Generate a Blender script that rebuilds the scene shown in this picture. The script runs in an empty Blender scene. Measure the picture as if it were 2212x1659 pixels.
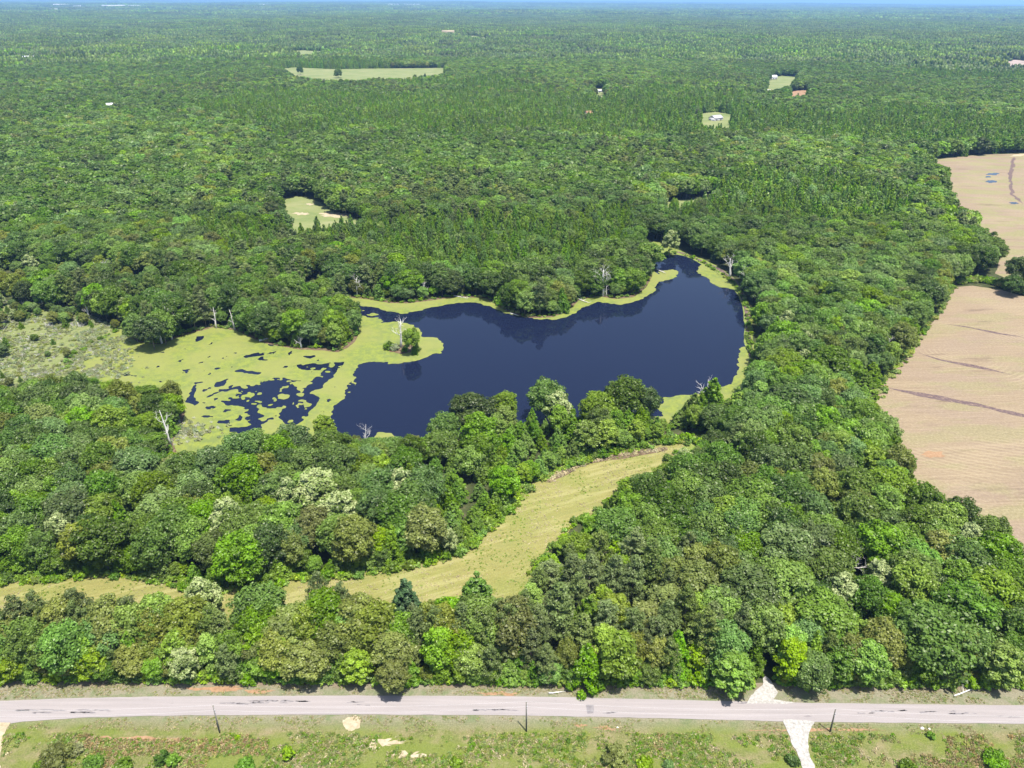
import bpy, math, random
import numpy as np
from mathutils import Matrix, Vector, Euler

random.seed(7)
RNG = np.random.default_rng(11)
sc = bpy.context.scene
COL = sc.collection
R = math.radians

# ------------------------------------------------------------------ camera
CAM_H = 120.0
FOC = 1608.0                    # focal length in units of a 2212 wide picture
PITCH = math.atan((829.5 + 5.0) / FOC)
ROLL = R(0.35)
cam_d = bpy.data.cameras.new('camera')
cam_d.sensor_width = 36.0
cam_d.lens = 36.0 * FOC / 2212.0
cam_d.clip_start = 1.0
cam_d.clip_end = 120000.0
cam = bpy.data.objects.new('camera', cam_d)
COL.objects.link(cam)
CAM_ROT = Matrix.Rotation(R(90) - PITCH, 3, 'X') @ Matrix.Rotation(ROLL, 3, 'Z')
cam.matrix_world = Matrix.Translation((0, 0, CAM_H)) @ CAM_ROT.to_4x4()
sc.camera = cam

# ------------------------------------------------------------------ world, sun, exposure
SUN_EL, SUN_AZ = R(72), R(146)          # azimuth clockwise from +Y (behind the camera, to the right)
w = bpy.data.worlds.new('World')
sc.world = w
w.use_nodes = True
wn = w.node_tree
wn.nodes.clear()
sky = wn.nodes.new('ShaderNodeTexSky')
sky.sky_type = 'NISHITA'
sky.sun_disc = False
sky.sun_elevation = SUN_EL
sky.sun_rotation = SUN_AZ
sky.altitude = 100
sky.air_density = 1.0
sky.dust_density = 1.6
bg = wn.nodes.new('ShaderNodeBackground')
bg.inputs['Strength'].default_value = 0.12
wo = wn.nodes.new('ShaderNodeOutputWorld')
wn.links.new(sky.outputs[0], bg.inputs[0])
wn.links.new(bg.outputs[0], wo.inputs[0])
sun_d = bpy.data.lights.new('sun', 'SUN')
sun_d.energy = 4.6
sun_d.angle = R(0.6)
sun_d.color = (1.0, 0.95, 0.87)
sun = bpy.data.objects.new('sun', sun_d)
COL.objects.link(sun)
sun.location = (60, -80, 300)
sdir = Vector((math.sin(SUN_AZ) * math.cos(SUN_EL), math.cos(SUN_AZ) * math.cos(SUN_EL), math.sin(SUN_EL)))
sun.rotation_euler = sdir.to_track_quat('Z', 'Y').to_euler()
sc.view_settings.view_transform = 'Standard'
sc.view_settings.look = 'None'
sc.view_settings.gamma = 1.0
sc.view_settings.exposure = 1.14
sc.view_settings.use_curve_mapping = False
sc.render.engine = 'CYCLES'
cy = sc.cycles
cy.max_bounces = 5
cy.diffuse_bounces = 4
cy.glossy_bounces = 2
cy.transmission_bounces = 3
cy.transparent_max_bounces = 4
cy.volume_bounces = 0
cy.use_denoising = True
cy.denoiser = 'OPENIMAGEDENOISE'
cy.denoising_input_passes = 'RGB_ALBEDO_NORMAL'
cy.sample_clamp_indirect = 4.0

# ------------------------------------------------------------------ numeric helpers
CR = np.array(CAM_ROT)
CRI = CR.T
CP = np.array([0, 0, CAM_H])


def G(vx, vy, z=0.0):
    """Point of the plane at height z that picture position (vx, vy) looks at."""
    d = CR @ np.array([(vx - 1106.0) / FOC, -(vy - 829.5) / FOC, -1.0])
    t = (z - CAM_H) / d[2]
    return (d[0] * t, d[1] * t)


def project(x, y, z):
    p = np.stack([np.asarray(x, float), np.asarray(y, float), np.asarray(z, float) - CAM_H + 0 * np.asarray(x, float)], -1) @ CR
    dz = np.where(-p[..., 2] > 1, -p[..., 2], 1)
    vx = 1106 + FOC * p[..., 0] / dz
    vy = 829.5 - FOC * p[..., 1] / dz
    vy = np.where(-p[..., 2] > 1, vy, 1e6)
    return vx, vy


def _hash(ix, iy, seed):
    n = (ix.astype(np.int64) * 374761393 + iy.astype(np.int64) * 668265263 + seed * 1274126177) & 0xffffffff
    n = ((n ^ (n >> 13)) * 1274126177) & 0xffffffff
    n = n ^ (n >> 16)
    return (n & 0xffffff) / float(0xffffff)


def vnoise(x, y, lam, seed=0):
    x = np.asarray(x, float) / lam
    y = np.asarray(y, float) / lam
    ix, iy = np.floor(x), np.floor(y)
    fx, fy = x - ix, y - iy
    fx = fx * fx * (3 - 2 * fx)
    fy = fy * fy * (3 - 2 * fy)
    a = _hash(ix, iy, seed); b = _hash(ix + 1, iy, seed)
    c = _hash(ix, iy + 1, seed); d = _hash(ix + 1, iy + 1, seed)
    return (a * (1 - fx) + b * fx) * (1 - fy) + (c * (1 - fx) + d * fx) * fy


def fbm(x, y, lam, seed=0, octs=3):
    s, a, t = 0, 1.0, 0
    for k in range(octs):
        s = s + a * vnoise(x, y, lam / 2 ** k, seed + 17 * k)
        t += a
        a *= 0.5
    return s / t


def smooth(e0, e1, x):
    t = np.clip((x - e0) / (e1 - e0), 0, 1)
    return t * t * (3 - 2 * t)


def hgt(x, y):
    x = np.asarray(x, float); y = np.asarray(y, float)
    d = np.hypot(x, y)
    n = fbm(x, y, 900, 5, 2) - 0.5
    n2 = fbm(x, y, 3000, 9, 2) - 0.5
    return smooth(800, 1800, d) * (n * 30 + 0 * n2) + smooth(2500, 9000, d) * n2 * 60


def GT(vx, vy, z=0.0):
    """Like G, on the rolling terrain (z above it)."""
    d = CR @ np.array([(vx - 1106.0) / FOC, -(vy - 829.5) / FOC, -1.0])
    d = d / np.linalg.norm(d)
    t = np.geomspace(60, 40000, 4000)
    P = CP + t[:, None] * d
    below = P[:, 2] < hgt(P[:, 0], P[:, 1]) + z
    k = int(np.argmax(below)) if below.any() else len(t) - 1
    return (P[k, 0], P[k, 1])


def pip(px, py, poly):
    px = np.asarray(px, float); py = np.asarray(py, float)
    inside = np.zeros(px.shape, bool)
    n = len(poly)
    for i in range(n):
        x0, y0 = poly[i]
        x1, y1 = poly[(i + 1) % n]
        if y0 == y1:
            continue
        c = ((y0 > py) != (y1 > py)) & (px < (x1 - x0) * (py - y0) / (y1 - y0) + x0)
        inside ^= c
    return inside


def poly_pts(pts, terrain=False):
    out = []
    for p in pts:
        z = p[2] if len(p) > 2 else 0.0
        out.append(GT(p[0], p[1], z) if terrain else G(p[0], p[1], z))
    return out


def offset_poly(poly, dist):
    P = np.array(poly)
    nx = np.roll(P, -1, 0) - np.roll(P, 1, 0)
    L = np.hypot(nx[:, 0], nx[:, 1]) + 1e-9
    area = 0.5 * np.sum(P[:, 0] * np.roll(P[:, 1], -1) - np.roll(P[:, 0], -1) * P[:, 1])
    s = 1 if area > 0 else -1
    nrm = np.stack([nx[:, 1] / L, -nx[:, 0] / L], 1) * s
    return [tuple(v) for v in (P + nrm * dist)]


# ------------------------------------------------------------------ object helpers
def link(name, me, parent=None, mat=None):
    o = bpy.data.objects.new(name, me)
    if mat is not None:
        me.materials.clear()
        for m in (mat if isinstance(mat, (list, tuple)) else [mat]):
            me.materials.append(m)
    COL.objects.link(o)
    if parent is not None:
        o.parent = parent
    return o


def tag(o, label=None, cat=None, group=None, kind=None):
    if label: o['label'] = label
    if cat: o['category'] = cat
    if group: o['group'] = group
    if kind: o['kind'] = kind
    return o


def empty(name, loc, rz=0.0):
    o = bpy.data.objects.new(name, None)
    o.empty_display_size = 0.5
    COL.objects.link(o)
    o.location = loc
    o.rotation_euler = (0, 0, rz)
    return o


def mesh(name, verts, faces, smooth_=False):
    me = bpy.data.meshes.new(name)
    me.from_pydata([tuple(map(float, v)) for v in verts], [], [tuple(map(int, f)) for f in faces])
    if smooth_:
        me.polygons.foreach_set('use_smooth', [True] * len(me.polygons))
    me.update()
    return me


def fast_mesh(name, V, loops, starts, totals, tint=None, matidx=None, smooth_=False):
    me = bpy.data.meshes.new(name)
    me.vertices.add(len(V)); me.vertices.foreach_set('co', np.asarray(V, np.float32).ravel())
    me.loops.add(len(loops)); me.loops.foreach_set('vertex_index', np.asarray(loops, np.int32))
    me.polygons.add(len(starts))
    me.polygons.foreach_set('loop_start', np.asarray(starts, np.int32))
    me.polygons.foreach_set('loop_total', np.asarray(totals, np.int32))
    if matidx is not None:
        me.polygons.foreach_set('material_index', np.asarray(matidx, np.int32))
    if smooth_:
        me.polygons.foreach_set('use_smooth', np.ones(len(starts), bool))
    if tint is not None:
        a = me.attributes.new('tint', 'FLOAT', 'POINT')
        a.data.foreach_set('value', np.asarray(tint, np.float32))
    me.update(calc_edges=True)
    me.validate()
    return me


class MB:
    """Collects vertices, faces and a per-vertex tint."""
    def __init__(s):
        s.V = []; s.F = []; s.T = []; s.M = []; s.n = 0

    def add(s, V, F, t=0.5, m=0):
        V = np.asarray(V, float)
        s.V.append(V)
        for f in F:
            s.F.append(tuple(i + s.n for i in f)); s.M.append(m)
        s.T.append(np.full(len(V), t) if np.isscalar(t) else np.asarray(t))
        s.n += len(V)

    def box(s, c, size, t=0.5, m=0, rz=0.0):
        x, y, z = [q / 2 for q in size]
        V = np.array([(-x, -y, -z), (x, -y, -z), (x, y, -z), (-x, y, -z), (-x, -y, z), (x, -y, z), (x, y, z), (-x, y, z)])
        cr, sr = math.cos(rz), math.sin(rz)
        V = V @ np.array([[cr, sr, 0], [-sr, cr, 0], [0, 0, 1]]) + np.array(c)
        s.add(V, [(0, 3, 2, 1), (4, 5, 6, 7), (0, 1, 5, 4), (1, 2, 6, 5), (2, 3, 7, 6), (3, 0, 4, 7)], t, m)

    def tube(s, pts, rad, n=6, t=0.5, m=0, cap=True):
        pts = [np.asarray(p, float) for p in pts]
        ring = []
        V = []
        for i, p in enumerate(pts):
            d = pts[min(i + 1, len(pts) - 1)] - pts[max(i - 1, 0)]
            d = d / (np.linalg.norm(d) + 1e-9)
            a = np.cross(d, [0.3, 0.2, 1.0] if abs(d[2]) < 0.9 else [1, 0, 0]); a /= np.linalg.norm(a)
            b = np.cross(d, a)
            r = rad[i] if hasattr(rad, '__len__') else rad
            for k in range(n):
                an = 2 * math.pi * k / n
                V.append(p + (a * math.cos(an) + b * math.sin(an)) * r)
        F = []
        for i in range(len(pts) - 1):
            for k in range(n):
                k2 = (k + 1) % n
                F.append((i * n + k, i * n + k2, (i + 1) * n + k2, (i + 1) * n + k))
        if cap:
            F.append(tuple(range(n))[::-1])
            F.append(tuple((len(pts) - 1) * n + k for k in range(n)))
        s.add(V, F, t, m)

    def build(s, name, smooth_=False):
        V = np.concatenate(s.V)
        tot = np.array([len(f) for f in s.F])
        st = np.concatenate([[0], np.cumsum(tot)[:-1]])
        lo = np.concatenate([np.array(f) for f in s.F])
        return fast_mesh(name, V, lo, st, tot, np.concatenate(s.T), s.M, smooth_)


def sheet(name, poly, z, mat, kind='structure', warp=0.0, lam=6.0, seed=3, step=None, edge_alpha=None):
    """A flat sheet from a world-space outline; the outline is subdivided and roughened."""
    P = [np.array(p) for p in poly]
    out = []
    step = step or 3.0
    for i in range(len(P)):
        a, b = P[i], P[(i + 1) % len(P)]
        L = np.linalg.norm(b - a)
        k = max(1, int(L / step)) if warp > 0 else 1
        for j in range(k):
            out.append(a + (b - a) * j / k)
    out = np.array(out)
    if warp > 0:
        dx = fbm(out[:, 0], out[:, 1], lam, seed) - 0.5
        dy = fbm(out[:, 0], out[:, 1], lam, seed + 50) - 0.5
        out = out + np.stack([dx, dy], 1) * 2 * warp
    from mathutils.geometry import tessellate_polygon
    V3 = [Vector((p[0], p[1], 0)) for p in out]
    tris = tessellate_polygon([V3])
    zz = z
    F = []
    for t in tris:
        a, b, c = [out[i] for i in t]
        cr = (b[0] - a[0]) * (c[1] - a[1]) - (b[1] - a[1]) * (c[0] - a[0])
        F.append(t if cr > 0 else (t[0], t[2], t[1]))
    me = mesh(name, [(p[0], p[1], zz) for p in out], F)
    o = link(name, me, None, mat)
    if kind: o['kind'] = kind
    return o


# ------------------------------------------------------------------ materials
def newmat(name):
    m = bpy.data.materials.new(name)
    m.use_nodes = True
    nt = m.node_tree
    nt.nodes.clear()
    out = nt.nodes.new('ShaderNodeOutputMaterial')
    return m, nt, out


class NB:
    def __init__(s, nt):
        s.nt = nt
        g = nt.nodes.new('ShaderNodeNewGeometry')
        s.pos = g.outputs['Position']
        s.geo = g

    def n(s, t, **kw):
        x = s.nt.nodes.new(t)
        for k, v in kw.items():
            setattr(x, k, v)
        return x

    def link(s, a, b):
        s.nt.links.new(a, b)

    def mapping(s, scale=(1, 1, 1), rz=0.0, loc=(0, 0, 0)):
        m = s.n('ShaderNodeMapping')
        m.inputs['Scale'].default_value = scale
        m.inputs['Rotation'].default_value = (0, 0, rz)
        m.inputs['Location'].default_value = loc
        # rotate first, then scale: chain of two
        r = s.n('ShaderNodeMapping')
        r.inputs['Rotation'].default_value = (0, 0, rz)
        m.inputs['Rotation'].default_value = (0, 0, 0)
        s.link(s.pos, r.inputs[0]); s.link(r.outputs[0], m.inputs[0])
        return m.outputs[0]

    def noise(s, scale, detail=4, rough=0.55, vec=None, dist=0.0):
        x = s.n('ShaderNodeTexNoise')
        x.inputs['Scale'].default_value = scale
        x.inputs['Detail'].default_value = detail
        x.inputs['Roughness'].default_value = rough
        x.inputs['Distortion'].default_value = dist
        s.link(vec if vec is not None else s.pos, x.inputs['Vector'])
        return x.outputs['Fac']

    def ramp(s, fac, stops, interp='LINEAR'):
        x = s.n('ShaderNodeValToRGB')
        x.color_ramp.interpolation = interp
        els = x.color_ramp.elements
        while len(els) < len(stops):
            els.new(0.5)
        for e, (p, c) in zip(els, stops):
            e.position = p
            e.color = tuple(c) + (1,) if hasattr(c, '__len__') else (c, c, c, 1)
        s.link(fac, x.inputs[0])
        return x.outputs[0]

    def mix(s, fac, a, b, mode='MIX'):
        x = s.n('ShaderNodeMix')
        x.data_type = 'RGBA'
        x.blend_type = mode
        for sock, v in ((x.inputs[0], fac), (x.inputs[6], a), (x.inputs[7], b)):
            if hasattr(v, 'links'):
                s.link(v, sock)
            elif hasattr(v, '__len__'):
                sock.default_value = tuple(v) + (1,)
            else:
                sock.default_value = v
        return x.outputs[2]

    def math(s, op, a, b=0.0, c=0.0):
        x = s.n('ShaderNodeMath')
        x.operation = op
        for i, v in enumerate((a, b, c)):
            if hasattr(v, 'links'):
                s.link(v, x.inputs[i])
            else:
                x.inputs[i].default_value = v
        return x.outputs[0]

    def bump(s, h, strength=0.5, dist=0.2):
        x = s.n('ShaderNodeBump')
        x.inputs['Strength'].default_value = strength
        x.inputs['Distance'].default_value = dist
        s.link(h, x.inputs['Height'])
        return x.outputs[0]

    def principled(s, color, rough=0.8, normal=None, spec=0.3, out=None):
        x = s.n('ShaderNodeBsdfPrincipled')
        if hasattr(color, 'links'):
            s.link(color, x.inputs['Base Color'])
        else:
            x.inputs['Base Color'].default_value = tuple(color) + (1,)
        if hasattr(rough, 'links'):
            s.link(rough, x.inputs['Roughness'])
        else:
            x.inputs['Roughness'].default_value = rough
        x.inputs['Specular IOR Level'].default_value = spec
        if normal is not None:
            s.link(normal, x.inputs['Normal'])
        s.link(x.outputs[0], out.inputs[0])
        return x


def leaf_mat(name, col, var=0.35, hue=0.02, trans=0.42, pale=None):
    m, nt, out = newmat(name)
    b = NB(nt)
    oi = b.n('ShaderNodeObjectInfo')
    at = b.n('ShaderNodeAttribute', attribute_name='tint')
    big = b.noise(0.011, 2, 0.5)
    # brightness of this leaf: lobe tint * tree random * stand noise
    v = b.math('MULTIPLY_ADD', at.outputs['Fac'], 1.1, 0.45)
    r = b.math('MULTIPLY_ADD', oi.outputs['Random'], var * 1.6, 1 - var * 0.8)
    v = b.math('MULTIPLY', v, r)
    st = b.math('MULTIPLY_ADD', big, 0.7, 0.65)
    v = b.math('MULTIPLY', v, st)
    hs = b.n('ShaderNodeHueSaturation')
    hs.inputs['Color'].default_value = tuple(col) + (1,)
    frac = b.math('FRACT', b.math('MULTIPLY', oi.outputs['Random'], 7.31))
    b.link(b.math('MULTIPLY_ADD', frac, hue * 2, 0.5 - hue), hs.inputs['Hue'])
    sfr = b.math('FRACT', b.math('MULTIPLY', oi.outputs['Random'], 13.7))
    b.link(b.math('MULTIPLY_ADD', sfr, 0.22, 0.84), hs.inputs['Saturation'])
    b.link(v, hs.inputs['Value'])
    c = hs.outputs[0]
    if pale is not None:      # flower heads: the brightest leaves are cream
        sel = b.ramp(at.outputs['Fac'], [(0.36, 0.0), (0.55, 1.0)])
        c = b.mix(sel, c, pale)
    d = b.n('ShaderNodeBsdfDiffuse')
    t = b.n('ShaderNodeBsdfTranslucent')
    g = b.n('ShaderNodeBsdfGlossy')
    g.inputs['Roughness'].default_value = 0.45
    g.inputs['Color'].default_value = (0.9, 0.88, 0.8, 1)
    b.link(c, d.inputs[0])
    tc = b.mix(1.0, c, (1.0, 1.0, 0.45), 'MULTIPLY')
    b.link(tc, t.inputs[0])
    mx = b.n('ShaderNodeMixShader'); mx.inputs[0].default_value = trans
    b.link(d.outputs[0], mx.inputs[1]); b.link(t.outputs[0], mx.inputs[2])
    m2 = b.n('ShaderNodeMixShader'); m2.inputs[0].default_value = 0.02
    b.link(mx.outputs[0], m2.inputs[1]); b.link(g.outputs[0], m2.inputs[2])
    b.link(m2.outputs[0], out.inputs[0])
    return m


def bark_mat(name, c0, c1):
    m, nt, out = newmat(name)
    b = NB(nt)
    f = b.noise(3.0, 4, 0.6, b.mapping((1, 1, 0.25)))
    b.principled(b.ramp(f, [(0.3, c0), (0.7, c1)]), 0.9, None, 0.1, out)
    return m


M = {}
M['oak_dark'] = leaf_mat('leaf_oak_dark', (0.074, 0.138, 0.012), 0.45, 0.012)
M['oak_mid'] = leaf_mat('leaf_oak_mid', (0.124, 0.216, 0.012), 0.45, 0.015)
M['oak_blue'] = leaf_mat('leaf_oak_blue', (0.116, 0.198, 0.034), 0.40, 0.015)
M['oak_olive'] = leaf_mat('leaf_oak_olive', (0.156, 0.190, 0.026), 0.35, 0.012)
M['gum'] = leaf_mat('leaf_sweetgum', (0.130, 0.242, 0.008), 0.3, 0.015, 0.45)
M['lime'] = leaf_mat('leaf_lime', (0.158, 0.268, 0.010), 0.3, 0.015, 0.38)
M['pale'] = leaf_mat('leaf_pale', (0.160, 0.240, 0.048), 0.2, 0.01, 0.25, pale=(0.31, 0.36, 0.15))
M['pine'] = leaf_mat('needle_pine', (0.122, 0.168, 0.038), 0.25, 0.008, 0.35)
M['cedar'] = leaf_mat('needle_cedar', (0.045, 0.090, 0.030), 0.3, 0.01, 0.15)
M['grey_shrub'] = leaf_mat('leaf_grey_shrub', (0.205, 0.235, 0.105), 0.3, 0.03, 0.2)
M['red_brush'] = leaf_mat('leaf_red_brush', (0.27, 0.205, 0.085), 0.3, 0.03, 0.25)
M['fringe'] = leaf_mat('leaf_fringe', (0.19, 0.29, 0.02), 0.3, 0.02, 0.35)
M['straw'] = leaf_mat('leaf_straw', (0.40, 0.34, 0.19), 0.3, 0.02, 0.2)
M['weed'] = leaf_mat('leaf_weed', (0.24, 0.29, 0.06), 0.35, 0.03, 0.35)
M['bark'] = bark_mat('bark', (0.10, 0.08, 0.06), (0.22, 0.19, 0.15))
M['deadwood'] = bark_mat('deadwood', (0.42, 0.40, 0.37), (0.66, 0.64, 0.60))
M['brown_wood'] = bark_mat('brown_wood', (0.13, 0.09, 0.06), (0.30, 0.24, 0.18))
M['pole_wood'] = bark_mat('pole_wood', (0.075, 0.072, 0.055), (0.15, 0.14, 0.11))


def m_ground():
    m, nt, out = newmat('forest_floor')
    b = NB(nt)
    c1 = b.ramp(b.noise(0.35, 5), [(0.3, (0.025, 0.030, 0.012)), (0.55, (0.045, 0.055, 0.020)), (0.75, (0.09, 0.075, 0.045))])
    d = b.n('ShaderNodeVectorMath', operation='LENGTH')
    b.link(b.pos, d.inputs[0])
    far = b.n('ShaderNodeMapRange')
    b.link(d.outputs['Value'], far.inputs[0])
    far.inputs[1].default_value = 1200; far.inputs[2].default_value = 3000
    fc = b.ramp(b.noise(0.002, 6, 0.6), [(0.3, (0.030, 0.06, 0.018)), (0.5, (0.045, 0.085, 0.022)), (0.7, (0.06, 0.11, 0.025))])
    b.principled(b.mix(far.outputs[0], c1, fc), 0.95, None, 0.1, out)
    return m


def m_verge():
    m, nt, out = newmat('verge_grass')
    b = NB(nt)
    fine = b.noise(3.0, 6, 0.85)
    mid = b.noise(0.32, 5, 0.65)
    big = b.noise(0.07, 3, 0.6, b.mapping((1, 2.2, 1)))
    g = b.ramp(fine, [(0.3, (0.047, 0.065, 0.015)), (0.5, (0.116, 0.129, 0.039)), (0.7, (0.232, 0.211, 0.099))])
    t = b.ramp(fine, [(0.25, (0.129, 0.107, 0.052)), (0.5, (0.194, 0.163, 0.086)), (0.75, (0.284, 0.241, 0.142))])
    c = b.mix(b.ramp(mid, [(0.42, 0.0), (0.62, 1.0)]), g, t)
    gg = b.ramp(fine, [(0.3, (0.073, 0.103, 0.014)), (0.7, (0.159, 0.189, 0.039))])
    c = b.mix(b.ramp(big, [(0.42, 0.0), (0.56, 0.85)]), c, gg)
    # strip near the road is dry and pale; greener away from it (mown verge)
    sep = b.n('ShaderNodeSeparateXYZ'); b.link(b.pos, sep.inputs[0])
    yy = b.math('ADD', sep.outputs['Y'], b.math('MULTIPLY', mid, 3.0))
    dry = b.n('ShaderNodeMapRange'); b.link(yy, dry.inputs[0])
    dry.inputs[1].default_value = 93.5; dry.inputs[2].default_value = 96.5
    pale = b.ramp(fine, [(0.25, (0.112, 0.107, 0.065)), (0.5, (0.185, 0.172, 0.116)), (0.75, (0.284, 0.254, 0.189))])
    c = b.mix(dry.outputs[0], c, b.mix(b.ramp(mid, [(0.45, 0.0), (0.6, 1.0)]), pale, b.ramp(fine, [(0.3, (0.082, 0.107, 0.047)), (0.7, (0.172, 0.185, 0.099))])))
    north = b.n('ShaderNodeMapRange'); b.link(yy, north.inputs[0])
    north.inputs[1].default_value = 102.6; north.inputs[2].default_value = 104.2
    soil = b.ramp(fine, [(0.3, (0.129, 0.095, 0.065)), (0.6, (0.194, 0.150, 0.107)), (0.8, (0.249, 0.215, 0.142))])
    c = b.mix(b.math('MULTIPLY', north.outputs[0], b.ramp(mid, [(0.4, 0.2), (0.6, 1.0)])), c, soil)
    nrm = b.bump(fine, 0.8, 0.25)
    b.principled(c, 0.95, nrm, 0.1, out)
    return m


def m_road():
    m, nt, out = newmat('asphalt')
    b = NB(nt)
    st = b.noise(1.0, 5, 0.6, b.mapping((0.06, 1.6, 1)))
    fine = b.noise(6.0, 4, 0.7)
    c = b.ramp(st, [(0.25, (0.186, 0.168, 0.162)), (0.5, (0.227, 0.203, 0.198)), (0.75, (0.261, 0.235, 0.230))])
    c = b.mix(0.25, c, b.ramp(fine, [(0.3, (0.164, 0.150, 0.145)), (0.7, (0.284, 0.257, 0.248))]))
    blot = b.noise(0.5, 4, 0.7, b.mapping((0.35, 2.2, 1)))
    c = b.mix(b.ramp(blot, [(0.66, 0.0), (0.72, 0.5)]), c, (0.112, 0.099, 0.103))
    b.principled(c, 0.85, b.bump(fine, 0.3, 0.02), 0.3, out)
    return m


def m_simple(name, stops, scale=1.0, rough=0.9, stretch=(1, 1, 1), rz=0.0, bump=0.4, spec=0.1, detail=5):
    m, nt, out = newmat(name)
    b = NB(nt)
    f = b.noise(scale, detail, 0.65, b.mapping(stretch, rz))
    b.principled(b.ramp(f, stops), rough, b.bump(f, bump, 0.15) if bump else None, spec, out)
    return m


def m_hay():
    m, nt, out = newmat('mown_clearing')
    b = NB(nt)
    fine = b.noise(2.6, 6, 0.85)
    row = b.noise(1.0, 6, 0.75, b.mapping((0.16, 1.3, 1), R(-14)))
    big = b.noise(0.06, 4, 0.6)
    tan = b.ramp(row, [(0.3, (0.141, 0.125, 0.040)), (0.5, (0.193, 0.175, 0.056)), (0.7, (0.264, 0.242, 0.089))])
    grn = b.ramp(fine, [(0.3, (0.085, 0.117, 0.018)), (0.7, (0.171, 0.203, 0.043))])
    c = b.mix(b.ramp(b.math('ADD', b.math('MULTIPLY', big, 0.6), b.math('MULTIPLY', fine, 0.4)), [(0.46, 0.0), (0.60, 0.85)]), tan, grn)
    c = b.mix(0.5, c, b.ramp(fine, [(0.3, (0.076, 0.080, 0.020)), (0.5, (0.162, 0.157, 0.050)), (0.7, (0.307, 0.288, 0.112))]))
    mow = b.noise(0.9, 3, 0.6, b.mapping((0.05, 0.55, 1), R(-24)))
    c = b.mix(b.ramp(mow, [(0.50, 0.0), (0.62, 0.28)]), c, (0.33, 0.30, 0.15))
    c = b.mix(b.ramp(mow, [(0.36, 0.3), (0.46, 0.0)]), c, (0.15, 0.16, 0.055))
    b.principled(c, 0.95, b.bump(fine, 0.7, 0.2), 0.1, out)
    return m


def m_field(name, warm=1.0, green=0.5, centre=(0, 0), rz=0.0):
    """Drilled field: pale tan soil, fine rows one way, turning rows near the headland, green flush."""
    m, nt, out = newmat(name)
    b = NB(nt)
    fine = b.noise(1.3, 5, 0.7)
    rows = b.noise(1.0, 5, 0.7, b.mapping((0.035, 1.5, 1), rz))
    big = b.noise(0.022, 5, 0.62, b.mapping((0.6, 1.6, 1), rz), 0.6)
    med = b.noise(0.07, 4, 0.6, b.mapping((0.5, 1.4, 1), rz))
    base = b.ramp(rows, [(0.3, (0.152 * warm, 0.110, 0.070)), (0.5, (0.191 * warm, 0.146, 0.092)), (0.68, (0.268, 0.209, 0.134))])
    pink = b.ramp(rows, [(0.3, (0.141, 0.103, 0.072)), (0.7, (0.228, 0.173, 0.123))])
    c = b.mix(b.ramp(big, [(0.44, 0.0), (0.56, 0.95)]), base, pink)
    gr = b.ramp(fine, [(0.3, (0.127, 0.134, 0.048)), (0.7, (0.201, 0.193, 0.083))])
    c = b.mix(b.math('MULTIPLY', b.ramp(med, [(0.54 - 0.08 * green, 0.0), (0.64 - 0.08 * green, 1.0)]), green * .95), c, gr)
    # turning rows of the drill
    wv = b.n('ShaderNodeTexWave', wave_type='RINGS', rings_direction='Z')
    wv.inputs['Scale'].default_value = 0.16
    wv.inputs['Distortion'].default_value = 3.0
    wv.inputs['Detail'].default_value = 2
    wv.inputs['Detail Scale'].default_value = 0.3
    mp = b.n('ShaderNodeMapping'); mp.inputs['Location'].default_value = (-centre[0], -centre[1], 0)
    b.link(b.pos, mp.inputs[0]); b.link(mp.outputs[0], wv.inputs[0])
    turn = b.math('MULTIPLY', b.ramp(wv.outputs['Fac'], [(0.5, 0.0), (0.9, 1.0)]), b.ramp(b.noise(0.03, 2), [(0.50, 0.0), (0.60, 0.45)]))
    c = b.mix(0.35, c, b.ramp(fine, [(0.3, (0.13, 0.10, 0.065)), (0.5, (0.20, 0.155, 0.105)), (0.7, (0.33, 0.27, 0.18))]))
    c = b.mix(turn, c, (0.268, 0.219, 0.134))
    dark = b.noise(0.12, 5, 0.7, b.mapping((0.25, 1.4, 1), rz))
    c = b.mix(b.ramp(dark, [(0.58, 0.0), (0.68, 0.5)]), c, (0.094, 0.065, 0.048))
    b.principled(c, 0.95, b.bump(fine, 0.3, 0.1), 0.1, out)
    return m


def m_duckweed():
    m, nt, out = newmat('duckweed')
    b = NB(nt)
    fine = b.noise(1.5, 6, 0.75)
    big = b.noise(0.05, 4, 0.6)
    c = b.ramp(fine, [(0.25, (0.099, 0.120, 0.017)), (0.5, (0.150, 0.179, 0.027)), (0.75, (0.194, 0.215, 0.041))])
    med = b.noise(0.35, 6, 0.7)
    c = b.mix(b.ramp(med, [(0.44, 0.0), (0.58, 0.85)]), c, (0.100, 0.130, 0.032))
    c = b.mix(b.ramp(big, [(0.42, 0.0), (0.58, 0.75)]), c, (0.163, 0.172, 0.044))
    cr = b.noise(0.22, 4, 0.5, None, 1.5)
    line = b.ramp(b.math('ABSOLUTE', b.math('SUBTRACT', cr, 0.5)), [(0.0, 1.0), (0.006, 0.0)])
    gate = b.ramp(b.noise(0.06, 2), [(0.5, 0.0), (0.58, 0.6)])
    c = b.mix(b.math('MULTIPLY', line, gate), c, (0.060, 0.086, 0.010))
    b.principled(c, 0.75, b.bump(fine, 0.2, 0.05), 0.3, out)
    return m


def m_water():
    m, nt, out = newmat('pond_water')
    b = NB(nt)
    rip = b.noise(1.6, 3, 0.5, b.mapping((1, 1.6, 1)))
    x = b.principled((0.006, 0.009, 0.024), 0.03, b.bump(rip, 0.02, 0.05), 0.25, out)
    x.inputs['IOR'].default_value = 1.33
    return m


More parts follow.
